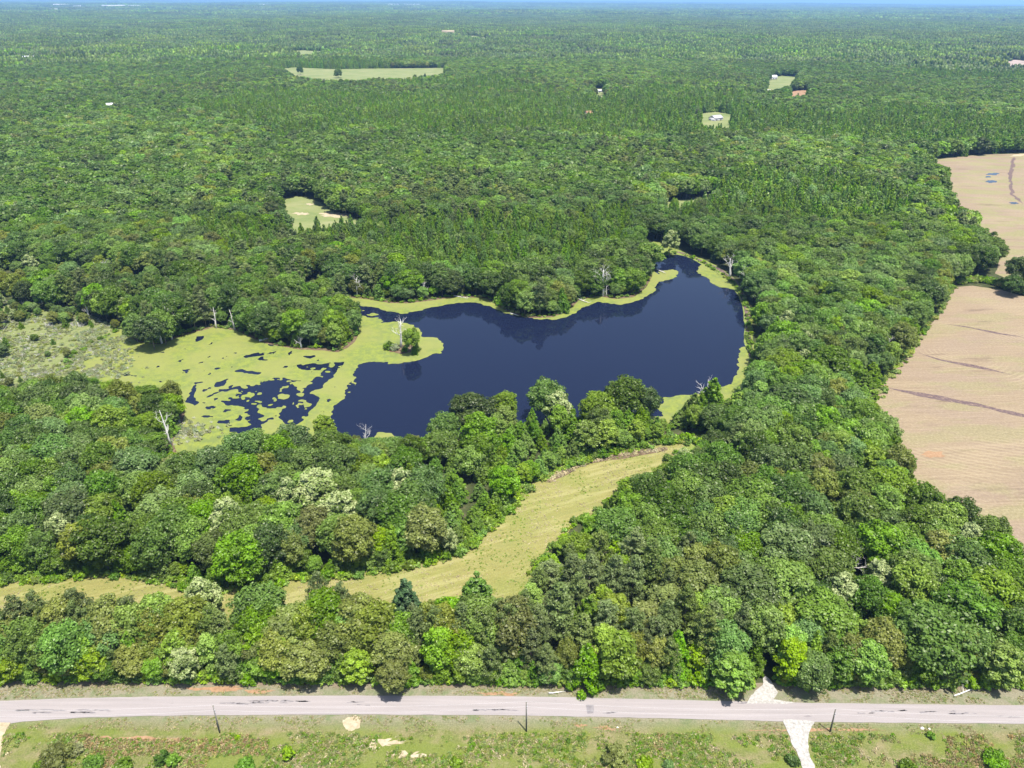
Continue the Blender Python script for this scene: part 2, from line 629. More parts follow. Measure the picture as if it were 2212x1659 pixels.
M['ground'] = m_ground()
M['verge'] = m_verge()
M['road'] = m_road()
M['hay'] = m_hay()
M['duckweed'] = m_duckweed()
M['water'] = m_water()
M['mud'] = m_simple('mud', [(0.3, (0.052, 0.036, 0.022)), (0.55, (0.120, 0.086, 0.052)), (0.75, (0.224, 0.172, 0.112))], 0.9)
M['sand'] = m_simple('pale_sand', [(0.25, (0.224, 0.181, 0.112)), (0.5, (0.310, 0.258, 0.172)), (0.75, (0.370, 0.327, 0.241))], 1.2)
M['red_soil'] = m_simple('red_soil', [(0.3, (0.189, 0.112, 0.060)), (0.6, (0.258, 0.163, 0.095)), (0.8, (0.292, 0.224, 0.138))], 1.2)
M['limestone'] = m_simple('limestone_gravel', [(0.3, (0.19, 0.18, 0.16)), (0.5, (0.285, 0.272, 0.25)), (0.7, (0.37, 0.358, 0.335))], 2.2, detail=7)
M['bank_grass'] = m_simple('bank_grass', [(0.3, (0.086, 0.120, 0.022)), (0.5, (0.138, 0.172, 0.039)), (0.72, (0.206, 0.215, 0.077))], 1.4)
M['meadow'] = m_simple('far_meadow', [(0.3, (0.103, 0.138, 0.043)), (0.5, (0.150, 0.172, 0.065)), (0.72, (0.206, 0.202, 0.103))], 0.03, stretch=(1, 2, 1), bump=0)
M['marsh'] = m_simple('marsh_sedge', [(0.25, (0.07, 0.085, 0.028)), (0.45, (0.125, 0.150, 0.048)), (0.6, (0.16, 0.17, 0.075)), (0.78, (0.20, 0.175, 0.115))], 0.7, detail=8)
M['clearcut'] = m_simple('clearcut', [(0.3, (0.189, 0.146, 0.120)), (0.7, (0.327, 0.267, 0.232))], 0.05, bump=0)
M['tar'] = m_simple('tar', [(0.3, (0.12, 0.11, 0.112)), (0.7, (0.20, 0.185, 0.188))], 1.5, 0.7, bump=0)
M['ditch'] = m_simple('ditch_soil', [(0.3, (0.06, 0.042, 0.048)), (0.55, (0.12, 0.085, 0.075)), (0.75, (0.22, 0.165, 0.115))], 0.9)
M['white_metal'] = m_simple('white_roof', [(0.3, (0.533, 0.533, 0.550)), (0.7, (0.671, 0.671, 0.688))], 0.2, 0.5, bump=0)
M['grey_metal'] = m_simple('grey_roof', [(0.3, (0.361, 0.344, 0.370)), (0.7, (0.473, 0.456, 0.482))], 0.2, 0.5, bump=0)
M['siding'] = m_simple('siding', [(0.3, (0.430, 0.413, 0.430)), (0.7, (0.533, 0.516, 0.533))], 0.4, 0.7, bump=0)
M['dark_glass'] = m_simple('dark_opening', [(0.3, (0.03, 0.03, 0.035)), (0.7, (0.043, 0.043, 0.052))], 0.4, 0.2, bump=0)
M['wire'] = m_simple('wire_metal', [(0.3, (0.473, 0.473, 0.473)), (0.7, (0.559, 0.559, 0.559))], 1.0, 0.5, bump=0)
M['stone'] = m_simple('stone', [(0.3, (0.387, 0.370, 0.344)), (0.7, (0.645, 0.628, 0.602))], 3.0)

# ------------------------------------------------------------------ ground
def build_ground():
    ang = np.radians(np.concatenate([np.arange(-180, -50, 4.0), np.arange(-50, 50, 0.5), np.arange(50, 180, 4.0)]))
    rr = np.concatenate([np.linspace(20, 700, 18), np.geomspace(730, 45000, 210)])
    A, Rr = np.meshgrid(ang, rr)
    X = np.sin(A) * Rr; Y = np.cos(A) * Rr
    Z = hgt(X, Y)
    V = np.stack([X, Y, Z], -1).reshape(-1, 3)
    V = np.concatenate([V, [[0, 0, 0]]])
    na, nr = len(ang), len(rr)
    i = np.arange(nr - 1)[:, None]; j = np.arange(na)[None, :]
    j2 = (j + 1) % na
    Q = np.stack([i * na + j, (i + 1) * na + j, (i + 1) * na + j2, i * na + j2], -1).reshape(-1, 4)[:, ::-1]
    Tn = np.stack([np.arange(na), (np.arange(na) + 1) % na, np.full(na, len(V) - 1)], -1)
    lo = np.concatenate([Q.ravel(), Tn.ravel()])
    tot = np.concatenate([np.full(len(Q), 4), np.full(na, 3)])
    st = np.concatenate([[0], np.cumsum(tot)[:-1]])
    me = fast_mesh('ground', V, lo, st, tot, None, None, True)
    o = link('ground', me, None, M['ground'])
    o['kind'] = 'structure'


build_ground()

# ------------------------------------------------------------------ outlines (traced, then stood on the ground)
LAKE_V = [(150, 800), (175, 765), (215, 738), (262, 712), (300, 740), (345, 745), (400, 724), (460, 708), (510, 714), (560, 738),
          (600, 748), (650, 756), (700, 758), (730, 762), (752, 752), (768, 738), (776, 720), (772, 700), (766, 684), (752, 668),
          (735, 652), (745, 642), (800, 648), (840, 655), (880, 656), (930, 650), (985, 642), (1050, 645), (1085, 668), (1110, 680),
          (1150, 688), (1195, 686), (1228, 672), (1250, 650), (1290, 640), (1330, 647), (1370, 642), (1395, 622), (1408, 600),
          (1410, 580), (1416, 562), (1432, 553), (1460, 550), (1485, 555), (1510, 568), (1545, 588), (1575, 610), (1596, 640),
          (1606, 670), (1609, 705), (1607, 745), (1617, 765), (1620, 800), (1618, 835), (1600, 860, 6), (1560, 868, 9), (1500, 868, 4),
          (1465, 884, 3), (1440, 892, 5), (1425, 865, 12), (1400, 826, 15), (1350, 822, 16), (1300, 840, 13), (1240, 850, 11),
          (1180, 826, 15), (1120, 850, 13), (1060, 852, 14), (985, 860, 14), (950, 895, 12), (915, 930, 10), (870, 946, 5), (830, 948, 3),
          (790, 945, 6), (740, 925, 9), (690, 915, 11), (640, 932, 9), (590, 930, 11), (540, 935, 11), (470, 950, 11), (420, 975, 7),
          (385, 978, 4), (372, 950, 1), (395, 915), (400, 890), (372, 868, 2), (345, 845, 8), (310, 830, 8), (250, 820, 9), (200, 825, 4)]
CLEAR_V = [(-260, 1262), (0, 1250), (120, 1247), (240, 1236), (330, 1246), (410, 1262), (480, 1272), (560, 1266), (640, 1248), (740, 1240),
           (850, 1224), (940, 1208), (1010, 1180), (1060, 1132), (1110, 1084), (1150, 1044), (1200, 1012), (1290, 984), (1380, 966),
           (1430, 955), (1455, 950), (1475, 951), (1482, 957), (1478, 962, 1), (1465, 970, 2), (1440, 988, 4), (1400, 1012, 6),
           (1350, 1030, 5), (1312, 1062, 5), (1290, 1092, 4), (1240, 1118, 2), (1215, 1150, 3), (1180, 1180, 3), (1150, 1210, 5),
           (1120, 1248, 8), (1060, 1268, 10), (980, 1278, 11), (900, 1290, 12), (830, 1303, 12), (740, 1309, 12), (640, 1315, 12),
           (520, 1319, 12), (430, 1321, 12), (300, 1311, 12), (200, 1315, 12), (80, 1309, 12), (-60, 1314, 12), (-260, 1329, 12)]
FIELD_V = [(1895, 868, 2), (1905, 830, 1), (1945, 785), (1975, 742), (2000, 700), (2030, 668), (2048, 635), (2062, 620), (2100, 617),
           (2160, 626), (2240, 648), (2400, 680), (2800, 700), (2800, 1500), (2400, 1330, 10), (2260, 1230, 10), (2212, 1168, 11), (2150, 1112, 11), (2090, 1065, 11),
           (2020, 1030, 11), (1985, 1000, 10), (1960, 955, 10), (1940, 900, 9), (1915, 885, 5)]
FIELD2_V = [(1994, 352), (2040, 342), (2130, 334), (2300, 328), (2800, 325), (2800, 620), (2260, 604), (2185, 606), (2150, 592), (2160, 556),
            (2130, 530, 3), (2090, 482, 4), (2062, 470, 8), (2035, 440, 2), (2040, 400, 2), (2015, 380, 2), (1992, 364)]
ROAD_V = [(-1500, 1555), (-400, 1531), (0, 1515), (150, 1509), (300, 1506), (700, 1503), (1106, 1504.5), (1306, 1509), (1556, 1515), (1756, 1519.5), (2212, 1524.5), (2700, 1530), (3700, 1541),
          (3700, 1584), (2700, 1570), (2212, 1564.5), (1756, 1560.5), (1656, 1558), (1356, 1551), (1106, 1546), (750, 1544), (400, 1546), (175, 1551), (50, 1560),
          (-20, 1570), (-400, 1590), (-1500, 1616)]
DRIVE_S = [(1692, 1556), (1758, 1558), (1750, 1580), (1744, 1604), (1748, 1625), (1758, 1655), (1770, 1700), (1740, 1700), (1733, 1655), (1722, 1628), (1712, 1608), (1700, 1584)]
DRIVE_N = [(1718, 1521), (1690, 1514), (1672, 1512), (1680, 1496), (1664, 1472), (1656, 1462), (1649, 1466), (1645, 1478), (1636, 1490), (1620, 1503), (1612, 1520)]
MARSH_V = [(-400, 655), (-100, 650), (30, 652), (90, 668), (140, 672), (195, 684), (235, 700), (268, 712), (300, 745), (290, 800), (250, 822), (180, 832, 2), (100, 828, 5), (0, 840, 6), (-200, 850, 6), (-400, 850, 6)]
BANK_V = [(1392, 540), (1410, 522), (1436, 524), (1462, 538), (1500, 552), (1545, 572), (1585, 600), (1612, 640), (1622, 690), (1628, 740), (1632, 790), (1640, 840, 2),
          (1610, 840), (1600, 790), (1590, 720), (1590, 650), (1560, 620), (1480, 575), (1440, 570), (1400, 570)]
SPIT_V = [(1650, 880), (1662, 893), (1652, 912), (1638, 916), (1630, 900), (1636, 884)]
POLYS = {}
lake = poly_pts(LAKE_V)
clearing = poly_pts(CLEAR_V)
field = poly_pts(FIELD_V)
field2 = poly_pts(FIELD2_V)
road = poly_pts(ROAD_V)
marsh = poly_pts(MARSH_V)
bank = poly_pts(BANK_V)
spit = poly_pts(SPIT_V)
MEADOWS = [
    ('hay_meadow', [(600, 150), (640, 147), (720, 151), (850, 149), (965, 148), (964, 164, 10), (880, 168, 12), (760, 173, 12), (700, 174, 12), (635, 166, 11)], 'meadow'),
    ('pasture', [(602, 112), (660, 108), (722, 115), (690, 118, 8), (620, 118, 8)], 'meadow'),
    ('pasture', [(990, 74), (1030, 78), (1072, 84), (1040, 87, 8), (1000, 82, 8)], 'meadow'),
    ('pasture', [(604, 437), (640, 424), (665, 430), (690, 436), (712, 452), (735, 465), (765, 472), (797, 484), (797, 491, 6), (740, 480, 10), (690, 480, 11), (625, 494, 11), (600, 472, 8)], 'meadow'),
    ('pasture', [(1428, 436), (1470, 432), (1570, 424), (1560, 427, 4), (1500, 447, 7), (1440, 451, 7)], 'meadow'),
    ('pasture', [(1512, 248), (1545, 244), (1582, 250), (1580, 268, 12), (1545, 272, 12), (1514, 266, 12)], 'meadow'),
    ('pasture', [(1278, 194), (1312, 193), (1310, 209, 11), (1285, 210, 11)], 'meadow'),
    ('pasture', [(1660, 168), (1690, 165), (1725, 168), (1722, 184, 4), (1698, 194, 8), (1672, 202, 8), (1645, 204, 8), (1652, 184)], 'meadow'),
    ('bare_field', [(1700, 202), (1730, 196), (1752, 198), (1750, 213, 10), (1702, 212, 10)], 'red_soil'),
    ('clearcut', [(2128, 136), (2150, 130), (2290, 132), (2290, 156, 3), (2135, 152, 3)], 'clearcut'),
    ('pasture', [(1185, 84), (1212, 83), (1210, 88, 2), (1186, 89, 2)], 'meadow'),
]
clear_world = []
for nm, pv, mt in MEADOWS:
    p = poly_pts(pv, True)
    clear_world.append(p)

# sheets
sheet('pond_bed', offset_poly(lake, 2.0), 0.02, M['mud'], warp=1.2, lam=7)
sheet('pond', lake, 0.10, M['water'], warp=0.7, lam=5, seed=8)
sheet('marsh', marsh, 0.14, M['marsh'], warp=2.0, lam=14)
sheet('grass_bank', bank, 0.05, M['bank_grass'], warp=0.6, lam=6)
sheet('bare_track', spit, 0.05, M['sand'], warp=0.6, lam=4)
green_end = poly_pts([(1440, 945), (1500, 938), (1560, 945), (1592, 962), (1560, 978, 1), (1500, 975, 1), (1460, 978, 1)])
sheet('grass_bank', green_end, 0.052, M['bank_grass'], warp=0.8, lam=4)
sheet('clearing', clearing, 0.06, M['hay'], warp=1.0, lam=7)
sheet('field', field, 0.07, m_field('drilled_soil', 1.0, 0.6, G(2060, 760), R(-4)), warp=0.8, lam=12)
sheet('field', field2, 0.07, m_field('drilled_soil_green', 0.98, 1.0, G(2100, 420), R(3)), warp=1.5, lam=20)
verge = [(-420, 30), (420, 30), (420, 104.5), (200, 104), (60, 103.5), (0, 103.2), (-60, 103.4), (-420, 104.5)]
sheet('grass_verge', verge, 0.04, M['verge'], warp=0.5, lam=5, step=2.0)
sheet('road', road, 0.12, M['road'], warp=0.10, lam=2.5, step=1.0)
sheet('driveway', poly_pts(DRIVE_S), 0.15, M['limestone'], warp=0.35, lam=1.5, step=0.5)
sheet('driveway', poly_pts(DRIVE_N), 0.15, M['limestone'], warp=0.35, lam=1.5, step=0.5)
sheet('side_lane', poly_pts([(-60, 1566), (25, 1560), (8, 1585), (2, 1625), (4, 1700), (-60, 1700)]), 0.15, M['sand'], warp=0.4, lam=2, step=0.7)


def drape(name, poly, mat, dz):
    """A clearing that follows the rolling ground."""
    P = np.array(poly)
    x0, y0 = P.min(0) - 5; x1, y1 = P.max(0) + 5
    s = max((x1 - x0), (y1 - y0)) / 70.0
    nx, ny = int((x1 - x0) / s) + 2, int((y1 - y0) / s) + 2
    gx = x0 + np.arange(nx) * s; gy = y0 + np.arange(ny) * s
    X, Y = np.meshgrid(gx, gy)
    C = pip(X[:-1, :-1] + s / 2, Y[:-1, :-1] + s / 2, poly)
    Z = hgt(X, Y) + dz
    idx = np.arange(nx * ny).reshape(ny, nx)
    F = [(idx[j, i], idx[j, i + 1], idx[j + 1, i + 1], idx[j + 1, i]) for j, i in zip(*np.nonzero(C))]
    if not F:
        return
    V = np.stack([X, Y, Z], -1).reshape(-1, 3)
    used = np.unique(np.array(F))
    remap = np.full(len(V), -1); remap[used] = np.arange(len(used))
    me = mesh(name, V[used], [tuple(remap[k] for k in f) for f in F], True)
    o = link(name, me, None, mat)
    o['kind'] = 'structure'


for (nm, pv, mt), p in zip(MEADOWS, clear_world):
    d = np.hypot(*np.mean(np.array(p), 0))
    drape(nm, p, M[mt], 0.1 if d < 800 else 1.2)

# small ground marks: soil, sand, tar, ditches, puddles
def blob(cx, cy, rx, ry, n=22, jag=0.25, seed=1, rot=0.0):
    rg = np.random.default_rng(seed)
    out = []
    for k in range(n):
        a = 2 * math.pi * k / n
        r = 1 + jag * (rg.random() - 0.5) * 2
        x, y = rx * r * math.cos(a), ry * r * math.sin(a)
        out.append((cx + x * math.cos(rot) - y * math.sin(rot), cy + x * math.sin(rot) + y * math.cos(rot)))
    return out


for k, (cx, cy, rx, ry, jag) in enumerate([(760, 1563, 21, 16, 0.12), (820, 1603, 42, 7, 0.55), (885, 1632, 26, 8, 0.5), (806, 1618, 14, 5, .5),
                                           (330, 1597, 150, 4, 0.6), (1310, 1574, 24, 4, 0.6), (1720, 1578, 70, 2.5, 0.6), (1845, 1577, 45, 3, 0.6), (1255, 1567, 14, 3, .6)]):
    sheet('bare_soil', poly_pts(blob(cx, cy, rx, ry, 26, jag, k + 3)), 0.07 + 0.004 * k, M['sand'] if k < 4 else M['red_soil'], warp=0.5, lam=1.6, step=0.5)
for k, (cx, cy, rx, ry) in enumerate([(470, 1489, 60, 5), (1080, 1499, 40, 4), (560, 1493, 30, 4)]):
    sheet('bare_soil', poly_pts(blob(cx, cy, rx, ry, 22, .4, k + 30)), 0.065, M['red_soil'], warp=0.5, lam=1.6, step=0.5)
sheet('asphalt_patch', poly_pts([(1266, 1524), (1282, 1523), (1283, 1530), (1282, 1542), (1269, 1543), (1267, 1532)]), 0.126, M['tar'], warp=0.15, lam=0.8, step=0.3)
rg = random.Random(5)
for k, (x0, x1, y) in enumerate([(40, 240, 1535), (70, 200, 1541), (545, 665, 1515), (540, 620, 1519), (480, 530, 1520), (755, 780, 1518), (1020, 1110, 1535),
                                 (1890, 1965, 1537), (1840, 1890, 1541), (2160, 2200, 1549), (1310, 1330, 1541), (1600, 1640, 1520), (2040, 2110, 1542), (770, 800, 1523), (1960, 2060, 1538)]):
    n = int((x1 - x0) / 9) + 1
    for q in range(n):
        if rg.random() < 0.35:
            continue
        cx = x0 + (x1 - x0) * (q + rg.random()) / n
        sheet('tar_mark', poly_pts(blob(cx, y + rg.uniform(-1.5, 1.5) - 0.004 * (cx - x0), rg.uniform(4, 13), rg.uniform(0.8, 1.7), 14, 0.55, k * 31 + q)), 0.128, M['tar'], warp=0)


def ribbon(name, pts, width, z, mat, seed=1):
    P = np.array(pts)
    seg = []
    for i in range(len(P) - 1):
        L = np.linalg.norm(P[i + 1] - P[i]); k = max(1, int(L / 1.5))
        for j in range(k):
            seg.append(P[i] + (P[i + 1] - P[i]) * j / k)
    seg.append(P[-1]); seg = np.array(seg)
    d = np.gradient(seg, axis=0); d /= np.linalg.norm(d, axis=1)[:, None]
    nn = np.stack([-d[:, 1], d[:, 0]], 1)
    wv = width * (0.35 + 1.3 * vnoise(seg[:, 0], seg[:, 1], 5, seed))
    wob = (vnoise(seg[:, 0], seg[:, 1], 9, seed + 4) - 0.5)[:, None] * width
    tp = np.minimum(np.arange(len(seg)), np.arange(len(seg))[::-1]) / 6.0
    wv = wv * np.clip(tp, 0.1, 1)
    a = seg + nn * (wv[:, None] / 2 + wob); b_ = seg - nn * (wv[:, None] / 2 - wob)
    V = [(p[0], p[1], z) for p in a] + [(p[0], p[1], z) for p in b_]
    n = len(seg)
    me = mesh(name, V, [(n + i, n + i + 1, i + 1, i) for i in range(n - 1)])
    o = link(name, me, None, mat)
    o['kind'] = 'structure'


ribbon('field_ditch', poly_pts([(1915, 838), (1960, 846), (2010, 858), (2060, 866), (2110, 876), (2160, 890), (2260, 905)]), 2.8, 0.09, M['ditch'], 3)
ribbon('field_ditch', poly_pts([(1985, 764), (2030, 776), (2080, 786), (2130, 798), (2190, 812)]), 2.4, 0.09, M['ditch'], 5)
ribbon('field_ditch', poly_pts([(2045, 700), (2090, 706), (2140, 716), (2212, 730)]), 1.8, 0.09, M['ditch'], 7)
ribbon('field_track', poly_pts([(2192, 340), (2182, 380), (2186, 420), (2210, 440)]), 2.2, 0.09, M['ditch'], 9)
ribbon('headland', poly_pts([(2180, 338), (2212, 333), (2400, 330)]), 6.0, 0.095, M['sand'], 9)
for k, (cx, cy, rx, ry) in enumerate([(2146, 376, 14, 2.2), (2135, 382, 6, 1.5), (2142, 392, 11, 3), (2190, 439, 9, 2.5)]):
    sheet('puddle', poly_pts(blob(cx, cy, rx, ry, 16, 0.35, k + 60)), 0.11, M['water'])
sheet('bare_soil', poly_pts(blob(2017, 983, 26, 7, 20, .4, 71)), 0.1, M['red_soil'], warp=.6, lam=2, step=.7)
sheet('mud_flat', poly_pts([(700, 620), (742, 640), (735, 655), (700, 650), (650, 635), (640, 622), (665, 615)]), 0.115, M['mud'], warp=1.0, lam=5, step=1)
sheet('mud_flat', poly_pts([(722, 752), (735, 735), (755, 725), (772, 724), (776, 738), (765, 752), (735, 762)]), 0.118, M['mud'], warp=1.0, lam=4, step=1)
sheet('mud_flat', poly_pts([(215, 565), (250, 560), (282, 572), (270, 592), (225, 590)], False), 0.118, M['sand'], warp=2.0, lam=5, step=1)

ribbon('dirt_track', poly_pts([(1436, 549), (1462, 545), (1490, 551), (1520, 566), (1556, 584), (1588, 608), (1606, 640), (1617, 680), (1619, 730), (1626, 770), (1632, 810), (1638, 850)]), 1.8, 0.125, M['ditch'], 21)
for k, (cx, cy, rx, ry) in enumerate([(650, 462, 16, 3), (722, 464, 28, 4.5), (668, 441, 12, 2)]):
    sheet('bare_soil', poly_pts(blob(cx, cy, rx, ry, 20, .45, k + 90)), 0.14, M['sand'], warp=2, lam=6, step=2)
ribbon('windrow_soil', poly_pts([(1180, 1044), (1215, 1024), (1260, 1005), (1310, 989), (1370, 978), (1440, 969)]), 2.4, 0.075, M['mud'], 22)
# island
isl = poly_pts([(828, 752), (845, 748), (880, 746), (905, 748), (912, 753), (898, 760), (868, 765), (842, 762)])
sheet('island', isl, 0.22, M['mud'], warp=0.8, lam=3, step=0.8)

# ------------------------------------------------------------------ duckweed mats
def Z1(pts):
    return [G(368.7 + x * 0.2667, 663.6 + y * 0.2667) for x, y in pts]


OPEN_MAIN = poly_pts([(758, 656), (790, 663), (830, 670), (868, 681), (905, 671), (950, 664), (985, 656), (1030, 654), (1060, 661), (1085, 675), (1120, 682),
                      (1150, 690), (1200, 692), (1235, 681), (1262, 664), (1290, 654), (1345, 657), (1385, 650), (1408, 634), (1420, 612), (1440, 606), (1460, 600), (1468, 588),
                      (1450, 583), (1428, 586), (1418, 592), (1411, 584), (1414, 562), (1432, 552), (1460, 548), (1485, 554), (1512, 572), (1503, 586), (1530, 603), (1555, 622), (1575, 624),
                      (1600, 628), (1622, 655), (1630, 700), (1625, 745), (1600, 752), (1599, 778), (1592, 805), (1578, 828), (1560, 836), (1545, 848),
                      (1480, 852), (1455, 855), (1430, 857), (1425, 900), (1350, 905), (1100, 925), (900, 955), (845, 942), (828, 936), (815, 934), (790, 960), (690, 950),
                      (702, 909)]) + Z1([(1255, 910), (1310, 862), (1312, 812), (1385, 750), (1445, 700), (1490, 640), (1482, 560), (1525, 492), (1530, 466), (1600, 452),
                                       (1680, 440), (1740, 452), (1800, 460), (1900, 455), (1960, 442), (2100, 402), (2205, 368), (2212, 295), (2150, 257), (2080, 242), (2030, 238),
                                       (2010, 180), (1930, 140), (1840, 120), (1760, 122), (1700, 132), (1720, 100), (1640, 88), (1560, 75), (1500, 72), (1470, 0)])
OPEN_2 = [Z1([(1000, 475), (1120, 460), (1300, 450), (1400, 458), (1350, 490), (1355, 530), (1260, 595), (1260, 630), (1190, 680), (1120, 710), (1200, 725), (1165, 790),
              (1130, 830), (1125, 890), (1060, 935), (980, 950), (920, 935), (880, 905), (900, 850), (850, 905), (720, 960), (690, 1060), (640, 1045), (480, 1010), (470, 990), (540, 980),
              (600, 985), (640, 960), (530, 920), (550, 880), (610, 860), (630, 820), (500, 800), (400, 775), (450, 750), (530, 750), (580, 700), (520, 680),
              (420, 690), (300, 740), (370, 690), (560, 650), (650, 625), (730, 640), (745, 590), (800, 595), (860, 600), (920, 570), (980, 590), (1060, 590),
              (1170, 600), (1190, 570), (1240, 530), (1150, 510), (1100, 520), (1040, 500)]),
          Z1([(155, 690), (180, 650), (215, 652), (200, 700), (210, 725), (250, 740), (235, 775), (205, 798), (140, 765), (165, 730)]),
          Z1([(165, 655), (205, 602), (260, 612), (220, 622), (185, 660)]),
          Z1([(520, 525), (560, 502), (620, 525), (700, 530), (745, 535), (715, 555), (640, 545), (560, 535)]),
          Z1([(598, 410), (620, 395), (690, 378), (790, 390), (740, 402), (640, 415)]),
          Z1([(722, 430), (730, 410), (785, 405), (780, 422), (745, 437)]),
          Z1([(1070, 412), (1150, 388), (1162, 405), (1110, 420)]),
          Z1([(360, 630), (380, 605), (430, 600), (465, 585), (440, 620), (400, 645), (370, 645)]),
          Z1([(925, 485), (965, 477), (955, 492)]), Z1([(485, 650), (530, 633), (520, 650), (495, 658)]),
          Z1([(345, 508), (365, 495), (410, 492), (370, 505)]), Z1([(575, 610), (595, 595), (590, 612)]),
          Z1([(440, 960), (455, 935), (475, 965), (455, 975)]),
          Z1([(1390, 725), (1425, 650), (1440, 625), (1470, 605), (1482, 640), (1455, 690), (1400, 740)]),
          Z1([(190, 272), (215, 240), (290, 228), (285, 252), (215, 285)]),
          Z1([(-390, 530), (-370, 530), (-330, 560), (-235, 570), (-300, 578), (-385, 560)]),
          Z1([(1610, 1070), (1650, 1060), (1670, 1080), (1630, 1090)])]
MATS = [(915, 725, 65, 25, -.2), (1048, 711, 38, 16, -.1), (1080, 792, 50, 26, -.1), (1000, 779, 27, 14, 0), (700, 766, 42, 12, 0), (727, 798, 35, 22, 0),
        (820, 786, 30, 9, 0), (800, 855, 108, 52, 0), (620, 725, 65, 18, -.25), (1080, 625, 90, 33, .05), (1048, 668, 36, 24, 0), (925, 647, 26, 10, -.1), (885, 660, 20, 9, 0),
        (962, 610, 45, 13, -.1), (1160, 540, 90, 22, -.1), (600, 655, 40, 18, -.1), (740, 905, 55, 24, 0), (600, 888, 48, 16, 0), (1190, 690, 50, 20, -.2),
        (1150, 495, 35, 12, 0), (1280, 465, 18, 7, 0), (370, 717, 20, 7, 0), (560, 940, 60, 12, .1), (1430, 650, 14, 6, 0), (1445, 685, 20, 8, 0), (1410, 715, 22, 8, 0), (1455, 632, 12, 5, 0),
        (575, 748, 26, 14, 0), (430, 700, 40, 12, 0), (500, 720, 60, 30, 0), (560, 700, 30, 14, 0), (440, 762, 25, 12, 0), (440, 60, 1, 1, 0)]
EXTRA = [(1640, 66, 42, 10, 0), (1575, 32, 25, 6, 0)]


def duckweed():
    s = 0.45
    P = np.array(lake)
    x0, y0 = P.min(0) - 2; x1, y1 = P.max(0) + 2
    gx = np.arange(x0, x1, s); gy = np.arange(y0, y1, s)
    X, Y = np.meshgrid(gx, gy)
    wx = X + (fbm(X, Y, 5.0, 21, 4) - .5) * 3.6 + (fbm(X, Y, 1.6, 22, 2) - .5) * 1.8
    wy = Y + (fbm(X, Y, 5.0, 77, 4) - .5) * 3.6 + (fbm(X, Y, 1.6, 78, 2) - .5) * 1.8
    inside = pip(X, Y, lake)
    op = pip(wx, wy, OPEN_MAIN)
    for q in OPEN_2:
        op |= pip(wx, wy, q)
    for (cx, cy, rx, ry, a) in MATS:
        op &= ~pip(wx, wy, Z1(blob(cx, cy, rx * .86, ry * .86, 18, 0.12, int(cx), a)))
    for (cx, cy, rx, ry, a) in EXTRA:
        op &= ~pip(wx, wy, Z1(blob(cx, cy, rx, ry, 14, 0.3, int(cx), a)))
    # loose flecks in the open water of the shallow arm
    fl = (fbm(X, Y, 2.2, 91, 3) > 0.70) & pip(X, Y, OPEN_2[0])
    near_shore = fbm(X, Y, 1.6, 55, 3) > 0.78
    op &= ~fl
    f = (inside & ~op).astype(float)
    for _ in range(1):
        f = (f + np.roll(f, 1, 0) + np.roll(f, -1, 0) + np.roll(f, 1, 1) + np.roll(f, -1, 1)) / 5
    f = f + (fbm(X, Y, 1.4, 33, 2) - .5) * 0.25 - 0.55 * ((fbm(X, Y, 3.0, 66, 3) > .735) & pip(X, Y, poly_pts([(300, 760), (500, 730), (760, 770), (700, 900), (480, 940), (380, 880)])))
    f = np.where(inside, f, -0.2 + 0 * f) if False else f
    f[0, :] = f[-1, :] = -1; f[:, 0] = f[:, -1] = -1
    f = f - 0.5
    ny, nx = f.shape
    V = []; F = []
    vid = {}

    def gv(j, i):
        k = (j, i)
        if k not in vid:
            vid[k] = len(V); V.append((gx[i], gy[j]))
        return vid[k]

    def ev(j, i, j2, i2):
        k = (j, i, j2, i2) if (j, i) < (j2, i2) else (j2, i2, j, i)
        if k not in vid:
            a, b = f[j, i], f[j2, i2]
            t = a / (a - b)
            vid[k] = len(V)
            V.append((gx[i] + (gx[i2] - gx[i]) * t, gy[j] + (gy[j2] - gy[j]) * t))
        return vid[k]

    S = f > 0
    cnt = S[:-1, :-1].astype(int) + S[:-1, 1:] + S[1:, :-1] + S[1:, 1:]
    # whole cells merged into runs along a row keep the count low
    for j in range(ny - 1):
        i = 0
        row = cnt[j]
        nz = np.nonzero(row)[0]
        if len(nz) == 0:
            continue
        i = nz[0]; end = nz[-1] + 1
        while i < end:
            c = row[i]
            if c == 4:
                F.append((gv(j, i), gv(j, i + 1), gv(j + 1, i + 1), gv(j + 1, i)))
            elif c > 0:
                cs = [(j, i), (j, i + 1), (j + 1, i + 1), (j + 1, i)]
                poly = []
                for q in range(4):
                    a = cs[q]; b = cs[(q + 1) % 4]
                    if S[a]: poly.append(gv(*a))
                    if S[a] != S[b]: poly.append(ev(*a, *b))
                if len(poly) >= 3: F.append(tuple(poly))
            i += 1
    me = mesh('duckweed', [(x, y, 0.16) for x, y in V], F)
    o = link('duckweed', me, None, M['duckweed'])
    tag(o, 'bright yellow-green duckweed mats floating on the shallow arm of the pond', 'duckweed', None, 'stuff')


duckweed()

# ------------------------------------------------------------------ tree prototypes
def ico(sub=0):
    import bmesh
    bm = bmesh.new()
    bmesh.ops.create_icosphere(bm, subdivisions=sub + 1, radius=1.0)
    V = np.array([v.co[:] for v in bm.verts]); F = [tuple(v.index for v in f.verts) for f in bm.faces]
    bm.free()
    return V, F


ICO0 = ico(0)
ICO1 = ico(1)


